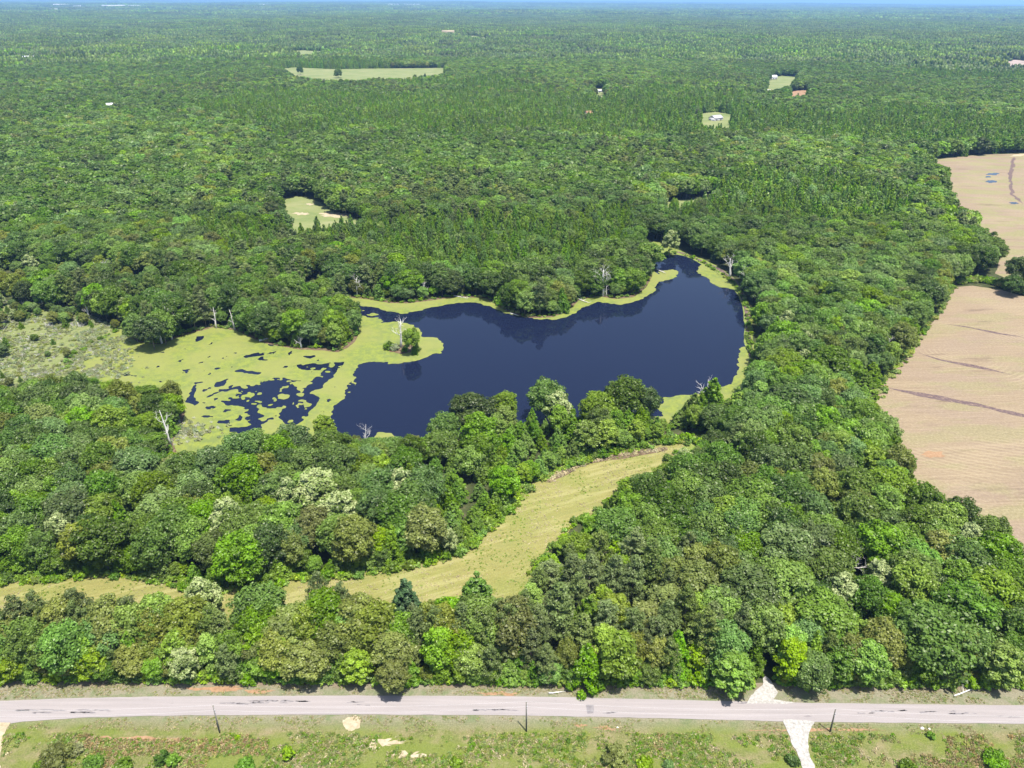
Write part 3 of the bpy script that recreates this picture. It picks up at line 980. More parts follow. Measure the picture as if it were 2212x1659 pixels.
def cards(rg, C, Rd, n, size, up=0.3, tilt=0.55, droop=0.0, tint_lobe=None, keep_low=-0.55, aspect=1.0):
    """n leaf-clump faces spread over the surfaces of the lobes (centres C, radii Rd)."""
    area = Rd[:, 0] * Rd[:, 2]
    p = area / area.sum()
    out_p, out_n, out_t = [], [], []
    need = n
    for _ in range(12):
        if need <= 0: break
        k = rg.choice(len(C), size=int(need * 1.9) + 10, p=p)
        d = rg.normal(size=(len(k), 3)); d /= np.linalg.norm(d, axis=1)[:, None]
        pos = C[k] + Rd[k] * d * rg.uniform(0.82, 1.08, (len(k), 1))
        ok = d[:, 2] > keep_low
        q = (pos[:, None, :] - C[None]) / Rd[None]
        ins = (np.sum(q * q, -1) < 0.68)
        ins[np.arange(len(k)), k] = False
        ok &= ~ins.any(1)
        pos, d, k = pos[ok][:need], d[ok][:need], k[ok][:need]
        out_p.append(pos); out_n.append(d); out_t.append(tint_lobe[k]); need -= len(pos)
    P = np.concatenate(out_p); D = np.concatenate(out_n); T = np.concatenate(out_t)
    n = len(P)
    N = D + rg.normal(size=(n, 3)) * tilt + np.array([0, 0, up])
    N /= np.linalg.norm(N, axis=1)[:, None]
    A = np.cross(N, rg.normal(size=(n, 3))); A /= np.linalg.norm(A, axis=1)[:, None]
    B = np.cross(N, A)
    s = (size * rg.uniform(0.6, 1.35, n))[:, None]
    a2 = s * aspect
    V = np.stack([P - A * s, P - B * a2 * 0.62 + A * s * 0.1, P + A * s, P + B * a2 * 0.62 + A * s * 0.1], 1).reshape(-1, 3)
    V[:, 2] -= 0
    tt = np.clip(T + rg.normal(size=n) * 0.13, 0, 1)
    return V, np.repeat(tt, 4)


def crown_mesh(name, rg, C, Rd, n, size, tints, core=0.8, sub=7, **kw):
    if sub:
        k = np.repeat(np.arange(len(C)), sub)
        d = rg.normal(size=(len(k), 3)); d[:, 2] += .35; d /= np.linalg.norm(d, axis=1)[:, None]
        c2 = C[k] + Rd[k] * d * rg.uniform(.62, .95, (len(k), 1))
        r2 = Rd[k] * rg.uniform(.30, .46, (len(k), 1))
        t2 = np.clip(tints[k] + rg.normal(size=len(k)) * .09, .05, 1)
        V, T = cards(rg, c2, r2, int(n * .72), size, tint_lobe=t2, **kw)
        V2, T2 = cards(rg, C, Rd * .9, int(n * .34), size, tint_lobe=tints, **kw)
        V = np.concatenate([V, V2]); T = np.concatenate([T, T2])
    else:
        V, T = cards(rg, C, Rd, n, size, tint_lobe=tints, **kw)
    nq = len(V) // 4
    lo = [np.arange(len(V))]; tot = [np.full(nq, 4)]
    Vs = [V]; Ts = [T]; base = len(V)
    iv, if_ = ICO0
    if_ = np.array(if_)
    if core:
        for c, r, t in zip(C, Rd, tints):
            vv = iv * r * core * rg.uniform(0.85, 1.05, (len(iv), 1)) + c
            Vs.append(vv); Ts.append(np.full(len(iv), t * 0.9))
            lo.append((if_ + base).ravel()); tot.append(np.full(len(if_), 3)); base += len(iv)
    tot = np.concatenate(tot); lo = np.concatenate(lo)
    st = np.concatenate([[0], np.cumsum(tot)[:-1]])
    return fast_mesh(name, np.concatenate(Vs), lo, st, tot, np.concatenate(Ts))


def lobes_round(rg, H, W, base, n, flat=1.0, r0=0.30):
    """Lobes on a domed crown between base*H and H."""
    zc = (base * H + H) / 2; hz = (H - base * H) / 2
    C = []; Rr = []
    ga = math.pi * (3 - math.sqrt(5))
    for i in range(n):
        u = 1 - 2 * (i + 0.5) / n * 0.86
        a = ga * i + rg.uniform(-.35, .35)
        rr = math.sqrt(max(0, 1 - u * u))
        k = rg.uniform(0.66, 0.86)
        rad = W / 2
        C.append((rad * k * rr * math.cos(a), rad * k * rr * math.sin(a), zc + hz * k * u * flat))
        r = rad * rg.uniform(r0 * .75, r0 * 1.3)
        Rr.append((r, r, r * rg.uniform(.7, .95)))
    C.append((0, 0, zc)); Rr.append((W * .33, W * .33, hz * .62))
    return np.array(C), np.array(Rr)


def lobes_cone(rg, H, W, base, tiers, per, point=0.9):
    C = []; Rr = []
    for t in range(tiers):
        f = t / (tiers - 1)
        z = base * H + (H - base * H) * (f ** 0.92) * 0.96
        rad = W / 2 * (1 - f) ** point * rg.uniform(.85, 1.1) + 0.12 * W * (1 - f)
        k = max(1, int(round(per * (1 - f * 0.8))))
        for q in range(k):
            a = 2 * math.pi * (q + rg.random() * .7) / k + t * 1.7
            rr = rad * rg.uniform(.5, .95)
            r = W * rg.uniform(.10, .17) * (1 - .45 * f)
            C.append((rr * math.cos(a), rr * math.sin(a), z + rg.uniform(-.02, .02) * H))
            Rr.append((r, r, r * rg.uniform(1.0, 1.7)))
    C.append((0, 0, (base + (1 - base) * .35) * H)); Rr.append((W * .26, W * .26, (1 - base) * H * .38))
    return np.array(C), np.array(Rr)


def trunk_mesh(name, rg, H, W, r0, C=None, lean=0.0, top=0.85, limbs=9, n=6):
    mb = MB()
    pts = []
    for k in range(6):
        f = k / 5
        pts.append((lean * f * f + rg.uniform(-.1, .1) * f * W * .15, rg.uniform(-.1, .1) * f * W * .15, H * top * f - (0.3 if k == 0 else 0)))
    rad = [r0 * (1 - .8 * k / 5) for k in range(6)]
    mb.tube(pts, rad, n)
    if C is not None:
        idx = rg.choice(len(C), size=min(limbs, len(C)), replace=False)
        for i in idx:
            c = C[i]
            zb = max(0.25 * H, min(c[2] - W * .15, H * top * .9))
            f = zb / (H * top)
            b0 = np.array([lean * f * f, 0, zb])
            mid = (b0 + c) / 2 + np.array([0, 0, -0.03 * H])
            mb.tube([b0, mid, c], [r0 * .4, r0 * .25, r0 * .08], 4, cap=False)
    return mb.build(name, True)


SPEC = {}
# species -> (shape, variants, H, W)
SHAPES = {
    'oak_dark': ('round', 3, 14.0, 10.0), 'oak_mid': ('round', 3, 14.0, 9.5), 'oak_blue': ('round', 2, 13.0, 9.5), 'oak_olive': ('round', 2, 13.5, 9.0),
    'gum': ('cone', 3, 11.0, 6.5), 'lime': ('oval', 3, 12.0, 7.5), 'pale': ('oval', 2, 13.5, 8.0), 'pine': ('pine', 3, 16.0, 7.0), 'cedar': ('cone', 1, 9.0, 5.0),
}


def make_proto(sp, v, lod):
    shape, nv, H, W = SHAPES[sp]
    rg = np.random.default_rng(abs(hash_str(sp)) % 10000 + v * 17)
    if shape == 'round':
        nl = 34 if v != 1 else 26
        C, Rd = lobes_round(rg, H, W, [0.16, 0.22, 0.12][v], nl, 1.0, 0.34)
        n, size, kw = 7400, 0.275, dict(up=0.6, tilt=0.5)
    elif shape == 'oval':
        C, Rd = lobes_round(rg, H, W, 0.12, 34, 1.05, 0.27)
        C[:, :2] *= (1 - 0.35 * smooth(0.5 * H, H, C[:, 2]))[:, None]
        n, size, kw = 6000, 0.28, dict(up=0.6, tilt=0.6)
    elif shape == 'cone':
        C, Rd = lobes_cone(rg, H, W, 0.08, 11, 8, 0.8)
        n, size, kw = 5400, 0.27, dict(up=0.6, tilt=0.6)
    else:
        # pine: open tiers of flat needle clumps on the upper part of a bare stem
        C = []; Rr = []
        for t in range(12):
            f = t / 11
            z = H * (0.26 + 0.70 * f)
            rad = W / 2 * (math.sin(math.pi * min(1, 0.30 + 0.70 * f)) ** 0.55) * rg.uniform(.8, 1.05) if f < .97 else 0.3
            k = 7 if f < .8 else 4
            for q in range(k):
                a = 2 * math.pi * (q + rg.random() * .8) / k + t
                rr = rad * rg.uniform(.35, .98)
                r = W * rg.uniform(.09, .15)
                C.append((rr * math.cos(a), rr * math.sin(a), z + rg.uniform(-.4, .5))); Rr.append((r, r, r * .6))
        C = np.array(C); Rd = np.array(Rr)
        n, size, kw = 5200, 0.25, dict(up=0.5, tilt=0.8, aspect=0.6)
    core = 0.66 if shape != 'pine' else 0.5
    if lod == 1:
        n = int(n * 0.14); size *= 2.4; core = 0.85
    tl = np.clip(0.5 + 0.13 * rg.normal(size=len(C)) + 0.10 * (C[:, 2] / H - .6), 0.1, 0.95)
    cm = crown_mesh('crown', rg, C, Rd, n, size, tl, core=core, sub=(9 if lod == 0 and shape != 'cone' and shape != 'pine' else (3 if lod == 0 else 0)), **kw)
    cm.materials.append(M[sp])
    if lod == 1:
        tm = trunk_mesh('trunk', rg, H, W, 0.16, None, n=4)
    else:
        tm = trunk_mesh('trunk', rg, H, W, 0.20 if shape != 'cone' else .13, C, rg.uniform(-.3, .3))
    tm.materials.append(M['bark'])
    return cm, tm


def hash_str(s):
    h = 0
    for c in s:
        h = (h * 131 + ord(c)) % 1000003
    return h


def join_meshes(name, a, b):
    """One mesh for the instanced stands (stuff)."""
    mats = [a.materials[0], b.materials[0]]
    Vs, los, tots, ms, ts = [], [], [], [], []
    off = 0
    for k, me in enumerate((a, b)):
        V = np.empty(len(me.vertices) * 3, np.float32); me.vertices.foreach_get('co', V)
        lo = np.empty(len(me.loops), np.int32); me.loops.foreach_get('vertex_index', lo)
        tt = np.empty(len(me.polygons), np.int32); me.polygons.foreach_get('loop_total', tt)
        t = np.empty(len(me.vertices), np.float32); me.attributes['tint'].data.foreach_get('value', t)
        Vs.append(V.reshape(-1, 3)); los.append(lo + off); tots.append(tt); ms.append(np.full(len(tt), k)); ts.append(t)
        off += len(me.vertices)
    tot = np.concatenate(tots); st = np.concatenate([[0], np.cumsum(tot)[:-1]])
    me = fast_mesh(name, np.concatenate(Vs), np.concatenate(los), st, tot, np.concatenate(ts), np.concatenate(ms))
    for m in mats: me.materials.append(m)
    return me


PROTO = {}       # (species, variant) -> (crown mesh, trunk mesh)
protos0, protos1 = [], []
PIDX = {}
for sp, (shape, nv, H, W) in SHAPES.items():
    for v in range(nv):
        PROTO[(sp, v)] = make_proto(sp, v, 0)
        PIDX[(sp, v)] = len(protos0)
        protos0.append(join_meshes('stand_' + sp, *PROTO[(sp, v)]))
        protos1.append(join_meshes('stand_' + sp, *make_proto(sp, v, 1)))


def bush_mesh(rg, W, H, n, size, mat, lob=9, core=.75, tilt=.6, up=.4):
    C, Rd = lobes_round(rg, H, W, 0.0, lob, 1.0, 0.38)
    C[:, 2] = np.maximum(C[:, 2] * .8, Rd[:, 2] * .45)
    tl = np.clip(0.5 + .15 * rg.normal(size=len(C)), .1, .95)
    me = crown_mesh('foliage', rg, C, Rd, n, size, tl, core=core, sub=3, tilt=tilt, up=up)
    me.materials.append(mat)
    return me


def twig_mesh(rg, H, W, n, mat, r=0.03):
    """A leafless thicket: thin stems fanning out of the ground."""
    mb = MB()
    for k in range(n):
        a = rg.uniform(0, 2 * math.pi); s = rg.uniform(.1, .5) * W
        b0 = np.array([rg.uniform(-.2, .2) * W, rg.uniform(-.2, .2) * W, 0])
        top = b0 + np.array([s * math.cos(a), s * math.sin(a), H * rg.uniform(.5, 1)])
        mb.tube([b0, (b0 + top) / 2 + rg.normal(size=3) * .08 * H, top], [r, r * .7, r * .3], 3, rg.uniform(.3, .7), cap=False)
    me = mb.build('twigs')
    me.materials.append(mat)
    return me


# ------------------------------------------------------------------ scattering (stuff only)
def scatter(name, pts, rot, scl, idx, protos, label, cat=None):
    """One object of kind stuff: geometry nodes stand a prototype on every point."""
    pts = np.asarray(pts, float)
    if len(pts) == 0: return
    me = bpy.data.meshes.new(name)
    me.vertices.add(len(pts)); me.vertices.foreach_set('co', pts.astype(np.float32).ravel())
    a = me.attributes.new('rot', 'FLOAT_VECTOR', 'POINT'); a.data.foreach_set('vector', np.asarray(rot, np.float32).ravel())
    a = me.attributes.new('scl', 'FLOAT_VECTOR', 'POINT'); a.data.foreach_set('vector', np.asarray(scl, np.float32).ravel())
    a = me.attributes.new('idx', 'INT', 'POINT'); a.data.foreach_set('value', np.asarray(idx, np.int32))
    me.update()
    o = link(name, me)
    c = bpy.data.collections.new(name + '_kinds')
    for k, m in enumerate(protos):
        po = bpy.data.objects.new('%s_kind_%03d' % (name, k), m)
        c.objects.link(po)
    ng = bpy.data.node_groups.new(name + '_nodes', 'GeometryNodeTree')
    ng.interface.new_socket('Geometry', in_out='INPUT', socket_type='NodeSocketGeometry')
    ng.interface.new_socket('Geometry', in_out='OUTPUT', socket_type='NodeSocketGeometry')
    N = ng.nodes
    gi = N.new('NodeGroupInput'); go = N.new('NodeGroupOutput')
    ip = N.new('GeometryNodeInstanceOnPoints'); ci = N.new('GeometryNodeCollectionInfo')
    ci.inputs['Collection'].default_value = c
    ci.inputs['Separate Children'].default_value = True
    ci.inputs['Reset Children'].default_value = True
    ip.inputs['Pick Instance'].default_value = True

    def att(nm, ty):
        x = N.new('GeometryNodeInputNamedAttribute'); x.data_type = ty
        x.inputs['Name'].default_value = nm
        return x.outputs['Attribute']
    L = ng.links
    L.new(gi.outputs[0], ip.inputs['Points']); L.new(ci.outputs[0], ip.inputs['Instance'])
    L.new(att('idx', 'INT'), ip.inputs['Instance Index'])
    er = N.new('FunctionNodeEulerToRotation'); L.new(att('rot', 'FLOAT_VECTOR'), er.inputs[0])
    L.new(er.outputs[0], ip.inputs['Rotation'])
    L.new(att('scl', 'FLOAT_VECTOR'), ip.inputs['Scale'])
    L.new(ip.outputs[0], go.inputs[0])
    md = o.modifiers.new('scatter', 'NODES'); md.node_group = ng
    tag(o, label, cat, None, 'stuff')
    return o


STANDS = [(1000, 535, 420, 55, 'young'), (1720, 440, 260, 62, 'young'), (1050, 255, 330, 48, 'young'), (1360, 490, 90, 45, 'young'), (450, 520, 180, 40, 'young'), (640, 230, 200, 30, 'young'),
          (900, 345, 420, 38, 'old_shaded'), (120, 390, 280, 60, 'old_shaded'), (1560, 330, 160, 26, 'old_shaded'), (1800, 215, 160, 22, 'old_shaded'), (700, 108, 200, 16, 'old_shaded'), (1250, 420, 140, 30, 'old_shaded'), (620, 420, 150, 40, 'old_shaded'),  # dark-leaved stands; the wide first one partly stands in for cloud shadow
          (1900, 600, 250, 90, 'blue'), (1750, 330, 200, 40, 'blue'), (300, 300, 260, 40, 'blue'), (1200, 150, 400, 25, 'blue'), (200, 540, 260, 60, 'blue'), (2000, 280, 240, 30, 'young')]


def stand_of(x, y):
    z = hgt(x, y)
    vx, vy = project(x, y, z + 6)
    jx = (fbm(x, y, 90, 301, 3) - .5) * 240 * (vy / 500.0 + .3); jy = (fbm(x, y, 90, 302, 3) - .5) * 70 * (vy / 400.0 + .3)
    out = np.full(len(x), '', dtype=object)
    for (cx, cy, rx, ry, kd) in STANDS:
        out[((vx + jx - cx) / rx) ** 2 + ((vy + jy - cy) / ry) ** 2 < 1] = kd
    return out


# ------------------------------------------------------------------ where trees stand
def zone_species(vx, vy, x, y, rg):
    """Species by stand; vx, vy only name the stand, the stands themselves are on the ground."""
    D = math.hypot(x, y)
    n1 = float(fbm(x, y, 60 if D < 500 else 220, 41, 2)); n2 = float(fbm(x, y, 45 if D < 500 else 160, 63, 2))
    r = rg.random()
    def pick(opts):
        t = sum(q for _, q in opts); u = rg.random() * t
        for s, q in opts:
            u -= q
            if u <= 0: return s
        return opts[-1][0]
    if D < 122 and y < 119 and vx < 1120:
        return pick([('pine', 5), ('oak_olive', 3), ('oak_mid', 1.5), ('lime', 1), ('gum', .6)])
    if vy > 1170 and 1120 <= vx < 1420:
        return pick([('pine', 6), ('oak_olive', 1), ('gum', 1.5), ('lime', 1)])
    if vy > 1170 and 1420 <= vx < 1580:
        return pick([('pine', 3), ('oak_olive', 3), ('oak_blue', 1.5), ('oak_mid', 1.5)])
    if vy > 1170 and vx >= 1580:
        return pick([('oak_mid', 4), ('oak_dark', 2.2), ('lime', 1.6), ('oak_blue', 2), ('oak_olive', 2), ('gum', 1)])
    if 1000 < vx < 1480 and 880 < vy < 1030 or (930 < vx < 1110 and 960 < vy < 1190):
        return pick([('gum', 7), ('lime', 1.5), ('oak_mid', 1)])
    if 1200 < vx < 1400 and 1030 < vy < 1200:
        return pick([('gum', 4), ('lime', 2), ('cedar', .7), ('oak_mid', 2), ('oak_blue', 1)])
    if vy > 800 and vx < 1000:
        return pick([('oak_mid', 4), ('oak_dark', 2.5), ('oak_blue', 2), ('oak_olive', 1), ('lime', .7), ('gum', 1.5)])
    if vy > 560 and vx > 1600:
        return pick([('oak_mid', 3.5), ('oak_dark', 3), ('oak_blue', 3.2), ('oak_olive', 1.2), ('lime', 1), ('gum', 1), ('pale', .12)])
    # far woods: stands of young sweetgum, old oak and pine; dark oak also for cloud shade
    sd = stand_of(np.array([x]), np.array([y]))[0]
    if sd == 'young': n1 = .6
    elif sd == 'old_shaded': n1 = .3
    if n1 > 0.56:
        return pick([('gum', 5), ('lime', 2), ('oak_mid', 2), ('oak_blue', 1)])
    if n1 < 0.40:
        return pick([('oak_dark', 4), ('pine', 2.2), ('oak_mid', 1.5), ('cedar', .6)])
    if n2 > 0.6:
        return pick([('oak_blue', 3), ('oak_mid', 3), ('oak_dark', 2), ('oak_olive', 1)])
    return pick([('oak_mid', 4), ('oak_dark', 2.2), ('gum', 2.2), ('lime', .9), ('oak_olive', 1), ('oak_blue', 1.5), ('pine', .8)])


# hand-placed trees: species, picture x, y of the crown centre, height, width factor, look
HAND = [
    ('pale', 440, 1300, 14, 1.0, 'cream-flowered pale'), ('pale', 398, 1432, 9, 1.15, 'pale yellow-green leafy'), ('pale', 395, 1375, 12, 0.7, 'thin pale'),
    ('pale', 685, 1060, 15, 1.25, 'cream-speckled'), ('pale', 735, 1110, 15, 1.1, 'cream-speckled'), ('pale', 625, 1075, 14, .8, 'cream-speckled'),
    ('pale', 492, 1130, 16, 0.95, 'tall narrow cream-flowered'), ('pale', 870, 1055, 14, 1.0, 'white-green flowered'), ('pale', 970, 1168, 8, .9, 'small white-leaved'),
    ('pale', 132, 1150, 13, .8, 'pale whitish'), ('pale', 1205, 880, 13, 1.2, 'pale cream-topped'), ('pale', 1478, 995, 9, 1.1, 'pale cream'),
    ('pale', 1818, 1285, 12, 1.15, 'white-green'), ('pale', 1895, 1250, 12, .95, 'white-green'), ('pale', 2092, 1175, 13, .95, 'pale greyish'),
    ('pale', 1875, 935, 12, 1.0, 'pale creamy'), ('pale', 1700, 700, 13, 1.1, 'pale green'), ('pale', 1740, 745, 12, 1.0, 'pale green'), ('pale', 1449, 522, 15, 1.0, 'big lone pale'),
    ('lime', 345, 1335, 14, 1.0, 'bright yellow-green'), ('lime', 200, 1425, 9, 1.2, 'bright lime'), ('lime', 950, 1400, 13, .85, 'slender bright lime'),
    ('lime', 1585, 1450, 10, 1.35, 'bright yellow-green'), ('lime', 1335, 1415, 13, 1.1, 'yellow-green'), ('lime', 1345, 1235, 11, 1.1, 'yellow-green'),
    ('lime', 2050, 1125, 12, 1.1, 'bright lime'), ('lime', 1642, 852, 11, 1.0, 'yellowish'), ('lime', 1712, 1425, 11, 1.0, 'bright green'),
    ('lime', 1880, 1430, 11, 1.1, 'yellow-green'), ('lime', 2165, 1430, 11, 1.2, 'yellow-green'), ('lime', 1255, 1225, 8, 1.2, 'lime'), ('lime', 700, 925, 10, 1.1, 'yellow-green'), ('lime', 1590, 1175, 12, .9, 'yellow-green'),
    ('oak_blue', 560, 1325, 14, 1.05, 'light mint-green round'), ('oak_mid', 700, 1340, 14, 1.1, 'broad green'), ('oak_olive', 780, 1350, 14, 1.15, 'broad olive-green'), ('oak_olive', 640, 1360, 13, 1.1, 'broad olive-green'),
    ('oak_olive', 850, 1410, 11, 1.1, 'overhanging olive-green'), ('oak_olive', 850, 1463, 8.5, 1.05, 'low overhanging olive-green'), ('oak_olive', 600, 1410, 10, 1.1, 'olive-green'), ('cedar', 875, 1290, 11, 1.1, 'dark bushy'), ('gum', 1030, 1278, 12, 1.2, 'dense pointed'),
    ('oak_dark', 1020, 890, 14, 1.3, 'big dark round'), ('oak_dark', 1180, 858, 14, 1.15, 'dark round'), ('oak_dark', 1350, 860, 15, 1.2, 'tall dark round'), ('oak_dark', 960, 930, 12, 1.1, 'dark round'), ('oak_mid', 1290, 885, 13, 1.2, 'mid-green round'), ('oak_dark', 1400, 870, 12, .9, 'grey-green round'),
    ('oak_mid', 1090, 880, 12, 1.0, 'bright round'), ('gum', 1540, 850, 12, 1.2, 'bright pointed'), ('gum', 1590, 870, 12, 1.2, 'bright pointed'),
    ('pine', 1205, 1320, 16, 1.25, 'big grey-olive'), ('pine', 1370, 1200, 16, 1.25, 'big brown-olive'), ('pine', 1160, 1360, 14, 1.1, 'grey-olive'), ('pine', 1255, 1375, 13, 1.2, 'grey-olive'), ('pine', 1180, 1430, 10, 1.1, 'olive'),
    ('pine', 1310, 1350, 14, 1.1, 'olive'), ('pine', 40, 1340, 14, 1.1, 'grey-olive'), ('pine', 85, 1330, 14, 1.0, 'grey-olive'), ('pine', 170, 1330, 15, 1.25, 'broad dark olive'), ('pine', 280, 1345, 14, 1.15, 'broad olive'), ('pine', 250, 1400, 11, 1.1, 'olive'),
    ('pine', 480, 1375, 14, 1.05, 'olive'), ('pine', 490, 1430, 10, 1.1, 'olive'), ('pine', 690, 1290, 15, .9, 'thin grey-brown'), ('pine', 740, 1310, 14, .9, 'grey-olive'), ('pine', 900, 1370, 14, 1.0, 'grey-olive'), ('pine', 1000, 1360, 15, 1.05, 'tall grey-olive'), ('pine', 1050, 1370, 15, 1.05, 'tall grey-olive'), ('pine', 1060, 1430, 10, 1.05, 'olive'),
    ('pine', 1440, 1350, 14, 1.0, 'grey-olive'), ('pine', 1480, 1320, 15, 1.0, 'olive'), ('pine', 1600, 1360, 15, .85, 'slim olive'), ('pine', 1445, 1420, 11, 1.0, 'olive'),
    ('oak_dark', 1620, 1080, 14, 1.3, 'big dark blue-green'), ('oak_dark', 1690, 1080, 14, 1.1, 'dark blue-green'), ('oak_dark', 1560, 1040, 13, 1.1, 'dark'), ('oak_dark', 1440, 1100, 14, 1.3, 'large blue-green'),
    ('oak_blue', 1620, 1290, 14, 1.25, 'large blue-green'), ('oak_blue', 1700, 1195, 14, 1.2, 'blue-green'), ('oak_olive', 1500, 1270, 13, 1.1, 'olive-brown'), ('oak_olive', 1850, 1100, 12, 1.1, 'brownish-green'), ('oak_olive', 2030, 1200, 13, 1.1, 'brownish-green'),
    ('oak_dark', 2010, 1380, 14, 1.4, 'very dark'), ('oak_dark', 2080, 1320, 14, 1.3, 'dark'), ('oak_mid', 1780, 1340, 13, 1.3, 'broad bright green'), ('oak_mid', 1820, 1420, 10, 1.2, 'mid-green'), ('oak_blue', 1750, 1450, 9, 1.1, 'blue-green'),
    ('oak_dark', 1700, 880, 15, 1.4, 'massive dark'), ('oak_dark', 1750, 850, 14, 1.2, 'large dark'), ('oak_mid', 1680, 800, 13, 1.2, 'rounded'), ('oak_dark', 1790, 790, 15, 1.3, 'massive dark'), ('oak_mid', 1740, 810, 13, 1.3, 'rounded'),
    ('oak_dark', 1990, 385, 16, 1.5, 'large dark'), ('oak_dark', 2120, 560, 14, 1.2, 'dark lone'), ('oak_dark', 2212, 590, 16, 1.4, 'dark lone'), ('oak_dark', 2190, 615, 10, 1.2, 'dark'), ('oak_olive', 2015, 400, 14, 1.2, 'brownish-green'),
    ('oak_dark', 730, 158, 16, 1.2, 'isolated dark'), ('oak_dark', 648, 152, 16, 1.0, 'isolated dark'), ('cedar', 918, 163, 8, 1.3, 'small dark'),
    ('oak_dark', 325, 715, 14, 1.2, 'dark'), ('oak_mid', 290, 705, 12, 1.1, 'mid-green'), ('oak_dark', 350, 705, 14, 1.1, 'dark'), ('oak_mid', 888, 735, 11, .9, 'grey-green island'), ('gum', 896, 752, 5, .8, 'small island'),
    ('oak_olive', 372, 858, 12, .8, 'sparse bare-stemmed'),
]


def tree_points():
    s = 4.4
    xs = np.arange(-300, 320, s); ys = np.arange(100, 310, s * .87)
    X, Y = np.meshgrid(xs, ys)
    X = X + (np.arange(len(ys)) % 2)[:, None] * s / 2
    rg = np.random.default_rng(5)
    X = (X + rg.uniform(-.36, .36, X.shape) * s).ravel(); Y = (Y + rg.uniform(-.36, .36, Y.shape) * s).ravel()
    return X, Y


road_line = lambda x: 103.8
BLOCK = [lake, clearing, field, field2, marsh, bank, spit]
for (nm, pv, mt), p in zip(MEADOWS, clear_world):
    BLOCK.append(p)
mudf = poly_pts([(640, 612), (700, 608), (745, 636), (735, 655), (700, 650), (650, 635)])
BLOCK.append(mudf)
BLOCK.append(green_end)
BLOCK.append(poly_pts([(2075, 612), (2110, 590), (2185, 600), (2400, 610), (2400, 700), (2240, 652), (2100, 620)]))
driveN = poly_pts([(1592, 1530), (1618, 1490), (1632, 1455), (1642, 1425), (1668, 1425), (1676, 1460), (1700, 1500), (1712, 1530)])
BLOCK.append(driveN)


LIMIT = []        # (x0, y0, x1, y1, height) along edges whose near-side trees must stay low
for src, pw in ((CLEAR_V, clearing), (LAKE_V, lake), (FIELD_V, field), (MARSH_V, marsh)):
    for i in range(len(src)):
        j = (i + 1) % len(src)
        if len(src[i]) > 2 and len(src[j]) > 2:
            LIMIT.append((*pw[i], *pw[j], (src[i][2] + src[j][2]) / 2))


def height_cap(x, y):
    cap = 99.0
    for (x0, y0, x1, y1, h) in LIMIT:
        dx, dy = x1 - x0, y1 - y0
        t = max(0, min(1, ((x - x0) * dx + (y - y0) * dy) / (dx * dx + dy * dy + 1e-9)))
        d = math.hypot(x - x0 - dx * t, y - y0 - dy * t)
        cap = min(cap, (h + .8 if h < 8 else h * 1.05 + .8) + max(0, d - 1.5) * .85)
    return max(cap, 2.5)


def blocked(X, Y, grow=None):
    b = np.zeros(len(X), bool)
    for k, p in enumerate(BLOCK):
        b |= pip(X, Y, offset_poly(p, 1.3) if k in (0, 1, 2, 3) else (offset_poly(p, 3.0) if k == 5 else p))
    b |= Y < 103.0
    return b


def in_view(X, Y, margin=0.26):
    vx, vy = project(X, Y, np.full(len(X), 6.0))
    return (vx > -2212 * margin) & (vx < 2212 * (1 + margin)) & (vy < 1659 * 1.25)


